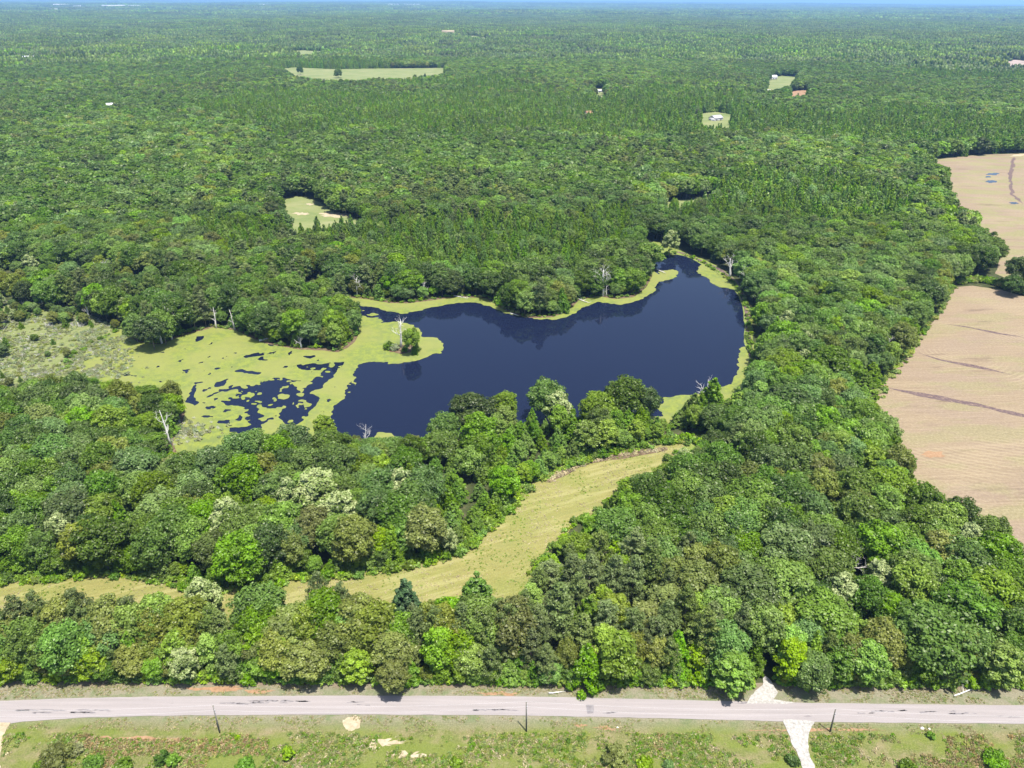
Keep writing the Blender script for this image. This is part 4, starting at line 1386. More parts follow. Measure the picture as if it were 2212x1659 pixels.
SNAG = [  # base vx, vy, H, trunk radius, spread, branches, label, material
    (866, 752, 12, .30, 4.0, 12, 'tall white dead tree standing on the wooded islet', 'deadwood'),
    (1302, 640, 13, .35, 6.0, 14, 'large white dead tree with spreading limbs in the pond cove', 'deadwood'),
    (1520, 872, 9, .30, 4.5, 7, 'gnarled grey dead tree rising before the near pond shore', 'deadwood'),
    (1576, 600, 10, .35, 5.0, 8, 'bent grey dead tree leaning over the dam bank', 'deadwood'),
    (1611, 625, 10, .25, 5.0, 22, 'dense fan-shaped dead tree beside the dam bank', 'deadwood'),
    (1598, 600, 8, .2, 3.5, 14, 'smaller fan-shaped dead tree behind the dense one', 'deadwood'),
    (350, 742, 12, .22, 3.0, 8, 'thin white dead tree at the peninsula tip, leaning', 'deadwood'),
    (372, 734, 13, .22, 3.0, 8, 'tallest white dead stem at the peninsula tip', 'deadwood'),
    (341, 738, 8, .18, 2.5, 6, 'short white dead stem at the peninsula tip', 'deadwood'),
    (508, 712, 9, .2, 2.0, 4, 'leaning pale dead stem by the duckweed inlet', 'deadwood'),
    (468, 710, 9, .2, 2.2, 5, 'forked pale dead stem by the duckweed inlet', 'deadwood'),
    (690, 742, 7, .2, 3.0, 10, 'grey dead tree fronting the peninsula trees', 'deadwood'),
    (651, 752, 5, .2, 2.4, 8, 'stubby grey snag at the peninsula shore', 'deadwood'),
    (772, 640, 9, .25, 4.0, 9, 'white dead tree with curled limbs on the mud cove', 'deadwood'),
    (885, 650, 6, .2, 1.6, 5, 'small straight snag on the far shore', 'brown_wood'),
    (915, 642, 7, .2, 2.0, 16, 'bushy grey dead tree on the far shore', 'deadwood'),
    (1000, 634, 7, .15, 1.5, 4, 'slender snag on the far shore by the reed edge', 'deadwood'),
    (635, 602, 10, .25, 3.5, 12, 'grey dead tree behind the mud cove', 'deadwood'),
    (690, 596, 10, .25, 3.0, 10, 'whitish dead tree behind the mud cove', 'deadwood'),
    (1645, 838, 7, .25, 4.0, 12, 'whitish dead tree over the dam end', 'deadwood'),
    (2035, 598, 9, .25, 4.5, 22, 'bare grey tree in the east wood above the field corner', 'deadwood'),
    (1950, 700, 8, .25, 4.0, 12, 'white bare tree in the east wood beside the field', 'deadwood'),
    (1912, 778, 9, .25, 4.0, 9, 'bleached dead limbs at the field margin', 'deadwood'),
    (1822, 1262, 9, .35, 6.0, 9, 'twisted bare dead tree in a gap of the east wood', 'deadwood'),
    (1310, 700 - 60, 6, .15, 2.0, 4, 'thin snag beside the large white dead tree', 'deadwood'),
    (195, 690, 9, .2, 2.5, 8, 'pale dead stem at the back of the marsh', 'deadwood'),
    (155, 640, 9, .2, 2.0, 7, 'white dead stem in the wet wood behind the marsh', 'deadwood'),
    (280, 640, 9, .2, 3.0, 9, 'leaning dead stem behind the marsh', 'deadwood'),
    (225, 600, 8, .2, 3.5, 9, 'dead tree leaning over the bare patch behind the marsh', 'deadwood'),
    (300, 655, 9, .2, 3.0, 8, 'dead stem by the marsh inlet', 'deadwood'),
    (92, 655, 7, .25, 4.0, 18, 'low grey tangled dead tree in the marsh wood', 'deadwood'),
    (300, 722, 5, .25, 4.5, 26, 'grey leafless thicket at the peninsula root', 'deadwood'),
    (370, 962, 12, .32, 3.5, 7, 'white-stemmed half-bare tree trunk by the marsh spit', 'deadwood'),
    (215, 975, 9, .2, 3.0, 10, 'pale dead tree in the west wood', 'deadwood'),
    (240, 985, 10, .2, 3.0, 9, 'slender dead tree in the west wood gap', 'deadwood'),
    (360, 1400, 12, .25, 5.0, 12, 'grey leafless tree among the roadside pines', 'brown_wood'),
    (788, 985, 11, .2, 3.0, 10, 'wispy pale dead tree beyond the near woods', 'deadwood'),
    (100, 1190, 8, .25, 4.0, 8, 'fallen grey crown at the west wood foot', 'deadwood'),
]
TREES = []        # dict per near tree
taken = []
hr = np.random.default_rng(3)
for (sp, vx, vy, H, wf, look) in HAND:
    far = vy < 300
    x, y = (GT if far else G)(vx, vy, 0.55 * H)
    nv = SHAPES[sp][1]
    TREES.append(dict(sp=sp, v=int(hr.integers(nv)), x=x, y=y, z=float(hgt(x, y)), H=H, wf=wf, hand=True, look=look))
    taken.append((x, y, SHAPES[sp][3] * wf * .5 * H / SHAPES[sp][2]))
for q in SNAG:
    x, y = G(q[0], q[1])
    for k_ in (0, .5, 1.0):
        d_ = math.hypot(x, y)
        taken.append((x * (1 - k_ * 3.5 / d_), y * (1 - k_ * 3.5 / d_), 2.6 if q[1] < 900 else 1.2))
taken = np.array(taken)
X, Y = tree_points()
ok = ~blocked(X, Y) & in_view(X, Y)
X, Y = X[ok], Y[ok]
d = np.hypot(X[:, None] - taken[None, :, 0], Y[:, None] - taken[None, :, 1])
ok = (d > np.maximum(taken[None, :, 2] * 1.05, 2.8)).all(1)
X, Y = X[ok], Y[ok]
RADS = RNG.uniform(1.9, 3.6, len(X))
order = np.argsort(-RADS)
kept = []
KX, KY, KR = [], [], []
for i in order:
    if kept:
        dd = np.hypot(np.array(KX) - X[i], np.array(KY) - Y[i])
        if (dd < (np.array(KR) + RADS[i]) * .66).any(): continue
    kept.append(i); KX.append(X[i]); KY.append(Y[i]); KR.append(RADS[i])
X, Y, RADS = X[kept], Y[kept], RADS[kept]
VX, VY = project(X, Y, np.full(len(X), 8.0))
zr = random.Random(9)
HT = {'oak_dark': (11, 15.5), 'oak_mid': (10.5, 15), 'oak_blue': (10, 14.5), 'oak_olive': (10, 14), 'gum': (7, 12.5), 'lime': (8, 13), 'pale': (10, 14), 'pine': (12.5, 16.5), 'cedar': (6, 10)}
for x, y, vx, vy, rad_ in zip(X, Y, VX, VY, RADS):
    sp = zone_species(vx, vy, x, y, zr)
    lo, hi = HT[sp]
    H = zr.uniform(lo, hi)
    wf = zr.uniform(.9, 1.1) * (.60 + rad_ * .145)
    # young edge growth by the clearing and the young sweetgum strip
    if sp == 'gum' and (1000 < vx < 1480 and 880 < vy < 1030 or (930 < vx < 1110 and 960 < vy < 1190) or (1200 < vx < 1400 and 1030 < vy < 1200)):
        H = zr.uniform(5.5, 9); wf = zr.uniform(1.0, 1.45)
    if y < 106.3:
        if zr.random() < 0.55:
            sp = zr.choice(['gum', 'oak_mid', 'oak_olive', 'lime', 'oak_mid']); H = zr.uniform(6, 9.5); wf = zr.uniform(1.1, 1.5)
    cap = height_cap(x, y)
    if H > cap:
        if cap < 7 and sp != 'lime': sp = 'gum'
        wf *= min(2.2, (H / cap) ** .8); H = cap * zr.uniform(.85, 1.0)
    TREES.append(dict(sp=sp, v=zr.randrange(SHAPES[sp][1]), x=x, y=y, z=0.0, H=H, wf=wf, hand=False, look=None))

# young growth closing the foot of the wood edges
def edge_trees(line, step, back, hmin, hmax, seed, species, wmul=1.0):
    rg = random.Random(seed)
    P = np.array(line)
    for i in range(len(P) - 1):
        L = np.linalg.norm(P[i + 1] - P[i]); k = max(1, int(round(L / step)))
        d = (P[i + 1] - P[i]) / max(L, 1e-6)
        for j in range(k):
            q = P[i] + d * L * (j + rg.random()) / k + np.array([-d[1], d[0]]) * rg.uniform(*back)
            if pip([q[0]], [q[1]], clearing)[0] or pip([q[0]], [q[1]], driveN)[0] or pip([q[0]], [q[1]], lake)[0]: continue
            sp = rg.choice(species)
            TREES.append(dict(sp=sp, v=rg.randrange(SHAPES[sp][1]), x=q[0], y=q[1], z=0.0, H=rg.uniform(hmin, hmax), wf=rg.uniform(1.0, 1.4) * wmul, hand=False, look=None))


edge_trees([G(p[0], p[1]) for p in CLEAR_V[:20]], 3.0, (.8, 3.0), 3.5, 7.5, 21, ['gum', 'gum', 'oak_mid', 'lime'])
edge_trees([(x, 103.3) for x in range(-131, 140, 6)], 3.0, (0, 1.6), 3.0, 6.5, 22, ['gum', 'oak_mid', 'oak_mid', 'oak_olive'])
edge_trees([(x, 105.4) for x in range(-131, 140, 6)], 3.0, (0, 1.8), 7.5, 11.5, 25, ['oak_olive', 'oak_mid', 'oak_olive', 'pine', 'lime', 'pine', 'gum'], .75)
edge_trees([(x, 109.4) for x in range(-95, 12, 6)], 3.4, (-1, 1.5), 11.5, 14.8, 26, ['oak_olive', 'pine', 'pine', 'oak_mid'], .75)
edge_trees(poly_pts([(1180, 905), (1260, 900), (1330, 890), (1400, 905), (1470, 905), (1560, 895)]), 2.6, (-3, 3), 5.5, 9, 31, ['gum', 'gum', 'lime', 'oak_mid'])
edge_trees(poly_pts([(1010, 1000), (1080, 960), (1150, 935), (1250, 925), (1350, 925), (1450, 925)]), 2.8, (-3, 3), 5, 8, 32, ['gum', 'gum', 'lime', 'oak_mid'])
shore_far = [G(p[0], p[1] - 3) for p in LAKE_V[4:39] if len(p) == 2]
edge_trees(shore_far, 5.0, (1.0, 4.0), 3.5, 8, 23, ['gum', 'oak_mid', 'oak_blue', 'oak_olive'])

# apparent size
for t in TREES:
    vx, vy = project(t['x'], t['y'], t['z'] + t['H'] * .6)
    t['vx'], t['vy'] = float(vx), float(vy)
    dist = math.sqrt(t['x'] ** 2 + t['y'] ** 2 + (CAM_H - t['H'] / 2) ** 2)
    S = SHAPES[t['sp']]
    t['size'] = (t['H'] * S[3] * t['wf'] * t['H'] / S[2]) / dist ** 2
    t['inview'] = 0 < vx < 2212 and 0 < vy < 1659
HERO_MAX = 480
cand = sorted([t for t in TREES if t['inview']], key=lambda t: (not t['hand'], -t['size']))
hero = cand[:HERO_MAX]
hero_id = set(id(t) for t in hero)
rest = [t for t in TREES if id(t) not in hero_id]

KIND = {'oak_dark': 'oak_tree', 'oak_mid': 'oak_tree', 'oak_blue': 'maple_tree', 'oak_olive': 'hickory_tree', 'gum': 'sweetgum_tree', 'lime': 'poplar_tree', 'pale': 'blossoming_tree', 'pine': 'pine_tree', 'cedar': 'cedar_tree'}
LOOK = {'oak_dark': 'dark green rounded tree', 'oak_mid': 'mid-green rounded tree', 'oak_blue': 'cool blue-green rounded tree', 'oak_olive': 'olive-green rounded tree', 'gum': 'fresh green pointed young tree',
        'lime': 'bright yellow-green oval tree', 'pale': 'pale cream-flecked tree', 'pine': 'grey-olive pine with open tiers', 'cedar': 'dark pointed cedar'}
MARKS = [('the utility pole by the sandy pull-in', 475, 1583), ('the utility pole by the tar patch', 1137, 1580), ('the utility pole by the gravel drive', 1793, 1581),
         ('the gravel drive mouth', 1655, 1480), ('the dark tar patch on the road', 1275, 1530), ('the white dead tree in the pond cove', 1302, 625), ('the dead tree on the near pond shore', 1520, 865),
         ('the wooded islet', 866, 755), ('the tip of the duckweed strip', 690, 925), ('the bare track behind the pond', 1645, 900), ('the tall clearing bend', 1110, 1150), ('the narrow end of the clearing', 1500, 955),
         ('the brush windrow', 1280, 1000), ('the upper field corner', 1995, 360), ('the lower field notch', 1905, 860), ('the red soil scar in the field', 2017, 983), ('the puddled field corner', 2150, 600),
         ('the head of the pond', 1455, 555), ('the marsh edge', 200, 825), ('the sandy pull-in', 760, 1563), ('the tangle of dead limbs in the wood', 1818, 1235), ('the leaning snag at the marsh', 370, 960),
         ('the wide west end of the clearing', 60, 1265), ('the waist of the clearing', 400, 1255), ('the widest part of the clearing', 880, 1250), ('the shadowed road edge', 850, 1500), ('the east end of the road', 2205, 1530), ('the west end of the road', 5, 1530),
         ('the far pasture', 680, 450), ('the lowest field edge in view', 2205, 1160), ('the pond dam', 1615, 800), ('the mud flat', 755, 740)]
ORD = ['', 'second ', 'third ', 'fourth ', 'fifth ', 'sixth ', 'seventh ', 'eighth ', 'ninth ', 'tenth ', 'eleventh ', 'twelfth ', 'thirteenth ', 'fourteenth ', 'fifteenth ', 'sixteenth ', 'seventeenth ', 'eighteenth ', 'nineteenth ', 'twentieth ', 'twenty-first ', 'twenty-second ', 'twenty-third ', 'twenty-fourth ', 'twenty-fifth ', 'twenty-sixth ', 'twenty-seventh ', 'twenty-eighth ', 'twenty-ninth ', 'thirtieth ']
mk = np.array([G(a, b) for _, a, b in MARKS])
by_sp = {}
for t in hero:
    by_sp.setdefault(t['sp'], []).append(t)
for sp, L in by_sp.items():
    P = np.array([(t['x'], t['y']) for t in L])
    D = np.hypot(P[:, None, 0] - mk[None, :, 0], P[:, None, 1] - mk[None, :, 1])
    rank = D.argsort(0).argsort(0)
    for i, t in enumerate(L):
        k = int(rank[i].argmin()); r = int(rank[i, k])
        if r < len(ORD):
            t['label'] = '%s, %s to %s' % (LOOK[sp], ORD[r] + 'nearest', MARKS[k][0])
        else:
            k2 = int(np.argsort(D[i])[1])
            t['label'] = '%s near %s, towards %s' % (LOOK[sp].replace(' tree', ''), MARKS[k][0].split(' by ')[0], MARKS[k2][0])


seen_labels = {}
for t in sorted(hero, key=lambda q: -q['H']):
    if t['label'] in seen_labels:
        t['label'] = t['label'].replace(LOOK[t['sp']].replace(' tree', ''), 'smaller ' + LOOK[t['sp']].replace(' tree', ''), 1)
    seen_labels[t['label']] = 1


def place_tree(t, first={}):
    sp, v = t['sp'], t['v']
    cm, tm = PROTO[(sp, v)]
    S = SHAPES[sp]
    o = empty(KIND[sp], (t['x'], t['y'], t['z']), zr.uniform(0, 6.28))
    k = t['H'] / S[2]
    o.scale = (k * t['wf'], k * t['wf'], k)
    tag(o, t['label'], 'tree', {'pine': 'pines of the belt and woods'}.get(sp, 'trees of the woods'))
    a = bpy.data.objects.new('crown', cm); b_ = bpy.data.objects.new('trunk', tm)
    for c in (a, b_):
        COL.objects.link(c); c.parent = o


for t in hero:
    place_tree(t)


def stand(name, L, protos, label):
    n = len(L)
    pts = [(t['x'], t['y'], t['z']) for t in L]
    rg = np.random.default_rng(hash_str(name))
    rot = np.zeros((n, 3)); rot[:, 2] = rg.uniform(0, 6.28, n)
    k = np.array([t['H'] / SHAPES[t['sp']][2] for t in L]); wf = np.array([t['wf'] for t in L])
    scl = np.stack([k * wf, k * wf, k], 1)
    idx = [PIDX[(t['sp'], t['v'])] for t in L]
    scatter(name, pts, rot, scl, idx, protos, label, 'woodland')


near = [t for t in rest if math.hypot(t['x'], t['y']) < 300]
midd = [t for t in rest if math.hypot(t['x'], t['y']) >= 300]
stand('near_woods', near, protos0, 'leafy trees filling the woods between the road, the clearing and the pond')
stand('pond_woods', midd, protos0, 'mixed green trees of the woods on the far side of the pond')


# middle distance: single trees to 1.7 km
def far_points(d0, d1, s, seed, margin=0.06):
    rg = np.random.default_rng(seed)
    ys = np.arange(d0 * .7, d1, s * .87)
    out = []
    for j, y in enumerate(ys):
        xm = min(y * .80 + 60, d1)
        xs = np.arange(-xm, xm, s) + (j % 2) * s / 2
        out.append(np.stack([xs, np.full(len(xs), y)], 1))
    P = np.concatenate(out) + rg.uniform(-.4, .4, (sum(map(len, out)), 2)) * s
    D = np.hypot(P[:, 0], P[:, 1])
    P = P[(D >= d0) & (D < d1)]
    return P


P = far_points(300, 1750, 6.4, 15)
Pb = far_points(300, 1100, 4.7, 16)
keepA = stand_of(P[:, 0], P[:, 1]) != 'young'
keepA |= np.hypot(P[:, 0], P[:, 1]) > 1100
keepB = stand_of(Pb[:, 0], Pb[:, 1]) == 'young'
P = np.concatenate([P[keepA], Pb[keepB]])
P = P[~((P[:, 1] < 310))]
ok = ~blocked(P[:, 0], P[:, 1]) & in_view(P[:, 0], P[:, 1], .06)
P = P[ok]
Z = hgt(P[:, 0], P[:, 1])
VX, VY = project(P[:, 0], P[:, 1], Z + 8)
N = len(P)
rr = np.random.default_rng(77)
D = np.hypot(P[:, 0], P[:, 1])
n1 = fbm(P[:, 0], P[:, 1], 200, 41, 3); n2 = fbm(P[:, 0], P[:, 1], 150, 63, 3); n3 = fbm(P[:, 0], P[:, 1], 40, 13, 2)
SPL = list(SHAPES.keys())
mixes = {
    'young': dict(gum=11, lime=2.0, oak_mid=1.2, oak_blue=.8), 'old_shaded': dict(oak_dark=8, pine=.5, oak_mid=1, cedar=1.0, oak_blue=.6),
    'blue': dict(oak_blue=3, oak_mid=3, oak_dark=2.5, oak_olive=1, gum=.8, pale=.03), 'mixed': dict(oak_mid=4, oak_dark=2.4, gum=2, lime=.6, oak_olive=1.2, oak_blue=1.8, pine=.8, pale=.03),
    'pines': dict(pine=2.5, oak_dark=2.5, oak_olive=1, oak_mid=1.5)}
zone = np.full(N, 'mixed', dtype=object)
zone[n2 > .56] = 'blue'
zone[n1 > .57] = 'young'
zone[n1 < .42] = 'old_shaded'
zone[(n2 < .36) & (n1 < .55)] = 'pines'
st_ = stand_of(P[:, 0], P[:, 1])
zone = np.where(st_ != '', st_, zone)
hand_d = np.hypot(P[:, None, 0] - taken[None, :, 0], P[:, None, 1] - taken[None, :, 1])
free = (hand_d > taken[None, :, 2] * .9).all(1)
free &= ~((((VX - 70) / 330) ** 2 + ((VY - 612) / 66) ** 2 < 1) & (rr.random(N) < .3))
spi = np.zeros(N, int)
for zn, mx in mixes.items():
    m = zone == zn
    w_ = np.array([mx.get(s, 0) for s in SPL], float); w_ /= w_.sum()
    spi[m] = rr.choice(len(SPL), size=m.sum(), p=w_)
lo = np.array([HT[s][0] for s in SPL])[spi]; hi = np.array([HT[s][1] for s in SPL])[spi]
H = rr.uniform(lo, hi); H = np.where((zone == 'young') & (spi == SPL.index('gum')), rr.uniform(10, 15.5, N), H)
scrub = ((VX - 70) / 330) ** 2 + ((VY - 612) / 66) ** 2 < 1
spi = np.where(scrub & (rr.random(N) < .85), rr.choice([SPL.index(q) for q in ('oak_blue', 'gum', 'oak_olive', 'oak_mid', 'pale')], N, p=[.34, .26, .2, .14, .06]), spi)
H = np.where(scrub, H * rr.uniform(.3, .72, N), H)
H0 = np.array([SHAPES[s][2] for s in SPL])[spi]
var = (rr.random(N) * np.array([SHAPES[s][1] for s in SPL])[spi]).astype(int)
idx = np.array([PIDX[(SPL[a], int(b))] for a, b in zip(spi, var)])
k = H / H0; wf = rr.uniform(.95, 1.45, N)
wf = np.where(zone == 'young', wf * .55, wf)
scl = np.stack([k * wf, k * wf, k], 1)
rot = np.zeros((N, 3)); rot[:, 2] = rr.uniform(0, 6.28, N)
pts = np.stack([P[:, 0], P[:, 1], Z - .2], 1)
pts, rot, scl, idx = pts[free], rot[free], scl[free], idx[free]
nearer = np.hypot(pts[:, 0], pts[:, 1]) < 470
scatter('pond_forest', pts[nearer], rot[nearer], scl[nearer], idx[nearer], protos0, 'mixed green trees closing in behind the far pond shore', 'forest')
pts, rot, scl, idx = pts[~nearer], rot[~nearer], scl[~nearer], idx[~nearer]
scatter('forest', pts, rot, scl, idx, protos1, 'wide mixed green forest stretching away beyond the pond', 'forest')


# beyond: canopy tiles of many low crowns each
def tile_mesh(seed, kind, size=56, s=7.0):
    rg = np.random.default_rng(seed)
    mb = MB()
    V0, F0 = ICO1
    n = int(size / s) + 1
    Vs, Ts, los = [], [], []
    base = 0
    F0a = np.array(F0)
    for i in range(n):
        for j in range(n):
            x = (i - n / 2 + .5 + rg.uniform(-.4, .4)) * s; y = (j - n / 2 + .5 + rg.uniform(-.4, .4)) * s
            cone = rg.random() < {'young': .7, 'old_shaded': .12, 'mixed': .3}[kind]
            H = rg.uniform(6, 16); W = rg.uniform(6, 11) if not cone else rg.uniform(4, 7)
            v = V0 * (1 + rg.uniform(-.22, .22, (len(V0), 1)))
            if cone:
                f = (v[:, 2] + 1) / 2
                v = v * np.stack([1.15 - f * .85, 1.15 - f * .85, np.ones(len(f))], 1)
            v = v * np.array([W / 2, W / 2, H * .42]) + np.array([x, y, H * .55])
            t = np.clip(rg.normal(.10, .2), 0, 1)  # low mean tint: shade inside the canopy is put into the colour
            Vs.append(v); Ts.append(np.clip(t + rg.normal(size=len(v)) * .22, 0, 1)); los.append((F0a + base).ravel()); base += len(v)
    lo = np.concatenate(los); nf = len(lo) // 3
    return fast_mesh('canopy', np.concatenate(Vs), lo, np.arange(nf) * 3, np.full(nf, 3), np.concatenate(Ts))


tiles = []
for kind, mats in (('old_shaded', ['oak_dark', 'oak_mid', 'oak_blue']), ('mixed', ['oak_mid', 'oak_blue', 'oak_dark']), ('young', ['gum', 'oak_mid'])):
    for q, mt in enumerate(mats):
        me = tile_mesh(100 + q + 10 * len(tiles), kind)
        me.materials.append(M[mt])
        tiles.append(me)


def tile_field(name, d0, d1, s, kxy, kz, seed, label):
    P = far_points(d0, d1, s, seed)
    ok = in_view(P[:, 0], P[:, 1], .04)
    P = P[ok]
    b = np.zeros(len(P), bool)
    for p in clear_world:
        pp = np.array(p); c = pp.mean(0)
        if np.hypot(*c) > 1500:
            b |= pip(P[:, 0], P[:, 1], [tuple(c + (q - c) * 1.0) for q in pp])
    P = P[~b]
    Z = hgt(P[:, 0], P[:, 1])
    rg = np.random.default_rng(seed + 1)
    n1 = fbm(P[:, 0], P[:, 1], 500, 41, 3) + rg.normal(size=len(P)) * .03
    idx = np.where(n1 > .56, rg.integers(6, 8, len(P)), np.where(n1 < .43, rg.integers(0, 3, len(P)), rg.integers(3, 6, len(P))))
    rot = np.zeros((len(P), 3)); rot[:, 2] = rg.integers(0, 4, len(P)) * math.pi / 2 + rg.uniform(-.2, .2, len(P))
    kk = rg.uniform(.9, 1.1, len(P))
    scl = np.stack([kxy * kk, kxy * kk, kz * rg.uniform(.85, 1.2, len(P))], 1)
    scatter(name, np.stack([P[:, 0], P[:, 1], Z - 1], 1), rot, scl, idx, tiles, label, 'forest')


tile_field('distant_forest', 1720, 6200, 46, 1.0, 1.05, 31, 'distant forest canopy rolling away under haze')
tile_field('horizon_forest', 6200, 24000, 150, 3.2, 1.5, 37, 'blue hazy forest along the horizon')

# ------------------------------------------------------------------ undergrowth, brush, weeds
bp = np.random.default_rng(4)
bushes = [bush_mesh(bp, 3.4, 2.4, 420, .24, M['gum']), bush_mesh(bp, 3.0, 2.0, 380, .24, M['oak_mid']), bush_mesh(bp, 3.2, 2.2, 380, .24, M['lime']),
          bush_mesh(bp, 3.0, 1.8, 360, .22, M['weed'])]


def along(pts, step, w, seed):
    rg = np.random.default_rng(seed)
    P = np.array(pts); out = []
    for i in range(len(P) - 1):
        L = np.linalg.norm(P[i + 1] - P[i]); k = max(1, int(L / step))
        d = (P[i + 1] - P[i]) / max(L, 1e-6); nn = np.array([-d[1], d[0]])
        for j in range(k):
            out.append(P[i] + d * L * (j + rg.random()) / k + nn * rg.uniform(-w, w))
    return np.array(out)


def bush_line(name, P, protos, smin, smax, label, cat, seed, zs=1.0, idxs=None):
    rg = np.random.default_rng(seed)
    n = len(P)
    rot = np.zeros((n, 3)); rot[:, 2] = rg.uniform(0, 6.28, n)
    k = rg.uniform(smin, smax, n)
    idx = rg.integers(0, len(protos), n) if idxs is None else idxs
    scatter(name, np.stack([P[:, 0], P[:, 1], np.full(n, 0.05)], 1), rot, np.stack([k, k, k * rg.uniform(.7, 1.2, n) * zs], 1), idx, protos, label, cat)


edge_n = poly_pts([p for p in CLEAR_V[:21]])
edge_s = poly_pts([p for p in CLEAR_V[24:34]])
P1 = np.concatenate([along(edge_n, 0.3, 2.0, 2), along(poly_pts([(1440, 950), (1500, 955), (1570, 962)]), .4, 2.5, 2), along(edge_s, 1.0, 1.2, 3)])
fr = bush_mesh(bp, 2.0, .9, 130, .2, M['fringe'], 5)
fr2 = bush_mesh(bp, 2.4, 1.4, 170, .22, M['fringe'], 6)
bush_line('undergrowth', P1, [fr, fr, fr2, bushes[2], bushes[0]], .4, 1.0, 'bright green undergrowth fringing the mown clearing', 'undergrowth', 8)
front = np.stack([np.linspace(-145, 150, 350), 103.2 + 0.9 * np.random.default_rng(1).random(350)], 1)
front = front[~pip(front[:, 0], front[:, 1], driveN)]
bush_line('roadside_undergrowth', front, bushes[:3], .5, 1.25, 'low leafy undergrowth along the foot of the roadside trees', 'undergrowth', 9)
shore = along([p for p in lake] + [lake[0]], 2.2, .8, 5) 
oc = np.array(offset_poly(lake, 1.8))
shore = along([tuple(q) for q in oc], 1.8, 1.0, 5)
shore = shore[~pip(shore[:, 0], shore[:, 1], offset_poly(lake, .3))]
bush_line('shore_undergrowth', shore, bushes, .3, .8, 'leafy scrub lining the shore of the pond', 'undergrowth', 10)
hedge = along(poly_pts([(2062, 612), (2110, 606), (2160, 615), (2230, 640), (2400, 665)]), .35, 2.6, 6)
bush_line('hedge_growth', hedge, [bushes[0], bushes[2], bushes[3]], .7, 1.3, 'bright green hedge growth between the two fields', 'undergrowth', 11)

fm = along(poly_pts(FIELD_V[:8]) , .9, 1.6, 61)
bush_line('field_margin', fm, [fr, bushes[3], bushes[1]], .35, 1.0, 'weedy green margin where the drilled field meets the wood', 'undergrowth', 62)
# marsh tussocks
tuss = [bush_mesh(bp, 2.2, 1.1, 170, .22, M['grey_shrub'], 6), bush_mesh(bp, 1.8, .9, 150, .2, M['weed'], 5), twig_mesh(bp, 1.3, 2.0, 26, M['deadwood'], .035), bush_mesh(bp, 2.0, 1.0, 150, .2, M['oak_olive'], 5)]
rg = np.random.default_rng(6)
mp = np.array(marsh)
Q = rg.uniform([mp[:, 0].min(), mp[:, 1].min()], [mp[:, 0].max() + 60, mp[:, 1].max()], (42000, 2))
vx, vy = project(Q[:, 0], Q[:, 1], np.zeros(len(Q)))
dens = np.where(pip(Q[:, 0], Q[:, 1], marsh), .75, 0.0)
lk = pip(Q[:, 0], Q[:, 1], lake)
dens = np.where(lk, .9 * (1 - smooth(200, 345, vx + (vy - 760) * .4)) , dens)
nn = fbm(Q[:, 0], Q[:, 1], 7, 3, 2)
keep = (rg.random(len(Q)) < dens * smooth(.25, .6, nn) * .8) & (vx > -150)
Q = Q[keep][:11000]
vx, vy = project(Q[:, 0], Q[:, 1], np.zeros(len(Q)))
ix = np.where(rg.random(len(Q)) < .22, 2, np.where(rg.random(len(Q)) < np.where(vx > 150, .15, .4), rg.choice([1, 3], len(Q)), 0))
bush_line('marsh_scrub', Q, tuss, .22, .85, 'grey-green tussocks and dead brush of the marsh', 'marsh scrub', 12, idxs=ix)
rg2 = np.random.default_rng(66)
Q = rg2.uniform([mp[:, 0].min(), mp[:, 1].min()], [mp[:, 0].max(), mp[:, 1].max()], (2600, 2))
vx, vy = project(Q[:, 0], Q[:, 1], np.zeros(len(Q)))
keep = pip(Q[:, 0], Q[:, 1], marsh) & (vx > -200) & (rg2.random(len(Q)) < .02 + .5 * smooth(742, 668, vy) + .25 * smooth(60, -60, vx))
Q = Q[keep]
sap = [protos0[PIDX[('gum', 0)]], protos0[PIDX[('oak_blue', 0)]], protos0[PIDX[('oak_olive', 0)]], protos0[PIDX[('pale', 0)]], tuss[2]]
ixs = rg2.choice(5, len(Q), p=[.28, .3, .2, .07, .15]); k_ = rg2.uniform(.16, .42, len(Q)); k_ = np.where(ixs == 4, k_ * 6, k_)
rt = np.zeros((len(Q), 3)); rt[:, 2] = rg2.uniform(0, 6.28, len(Q))
scatter('marsh_saplings', np.stack([Q[:, 0], Q[:, 1], Q[:, 0] * 0], 1), rt, np.stack([k_ * 1.2, k_ * 1.2, k_], 1), ixs, sap, 'low sparse saplings and bushes invading the back of the marsh', 'saplings')
# spit of dead brush at the foot of the bare-stemmed marsh tree
Q = rg.normal(size=(150, 2)) * np.array([4.5, 3.5]) + np.array(G(392, 935))
bush_line('marsh_brush', Q, [tuss[0], tuss[2]], .4, .9, 'grey dead brush at the foot of the bare-stemmed tree', 'marsh scrub', 13)

# windrow of cut brush along the clearing
Q = along(poly_pts([(1185, 1042), (1215, 1022), (1260, 1004), (1310, 988), (1370, 978), (1440, 970)]), .28, .8, 9)
straw = [twig_mesh(bp, .6, 1.8, 22, M['brown_wood'], .04), bush_mesh(bp, 1.4, .5, 60, .2, M['straw'], 4)]
bush_line('brush_windrow', Q, straw, .6, 1.2, 'brown windrow of cut brush along the upper edge of the clearing', 'brush', 14)
cg = [bush_mesh(bp, 1.0, .28, 26, .13, M['fringe'], 3, core=0), bush_mesh(bp, 1.0, .25, 26, .13, M['straw'], 3, core=0)]
cp = np.array(clearing)
Q = rg.uniform(cp.min(0), cp.max(0), (26000, 2))
Q = Q[pip(Q[:, 0], Q[:, 1], offset_poly(clearing, -.5))]
gn = fbm(Q[:, 0], Q[:, 1], 4, 88, 3)
Q = Q[rg.random(len(Q)) < smooth(.3, .6, gn)]
gn = fbm(Q[:, 0], Q[:, 1], 7, 89, 2)
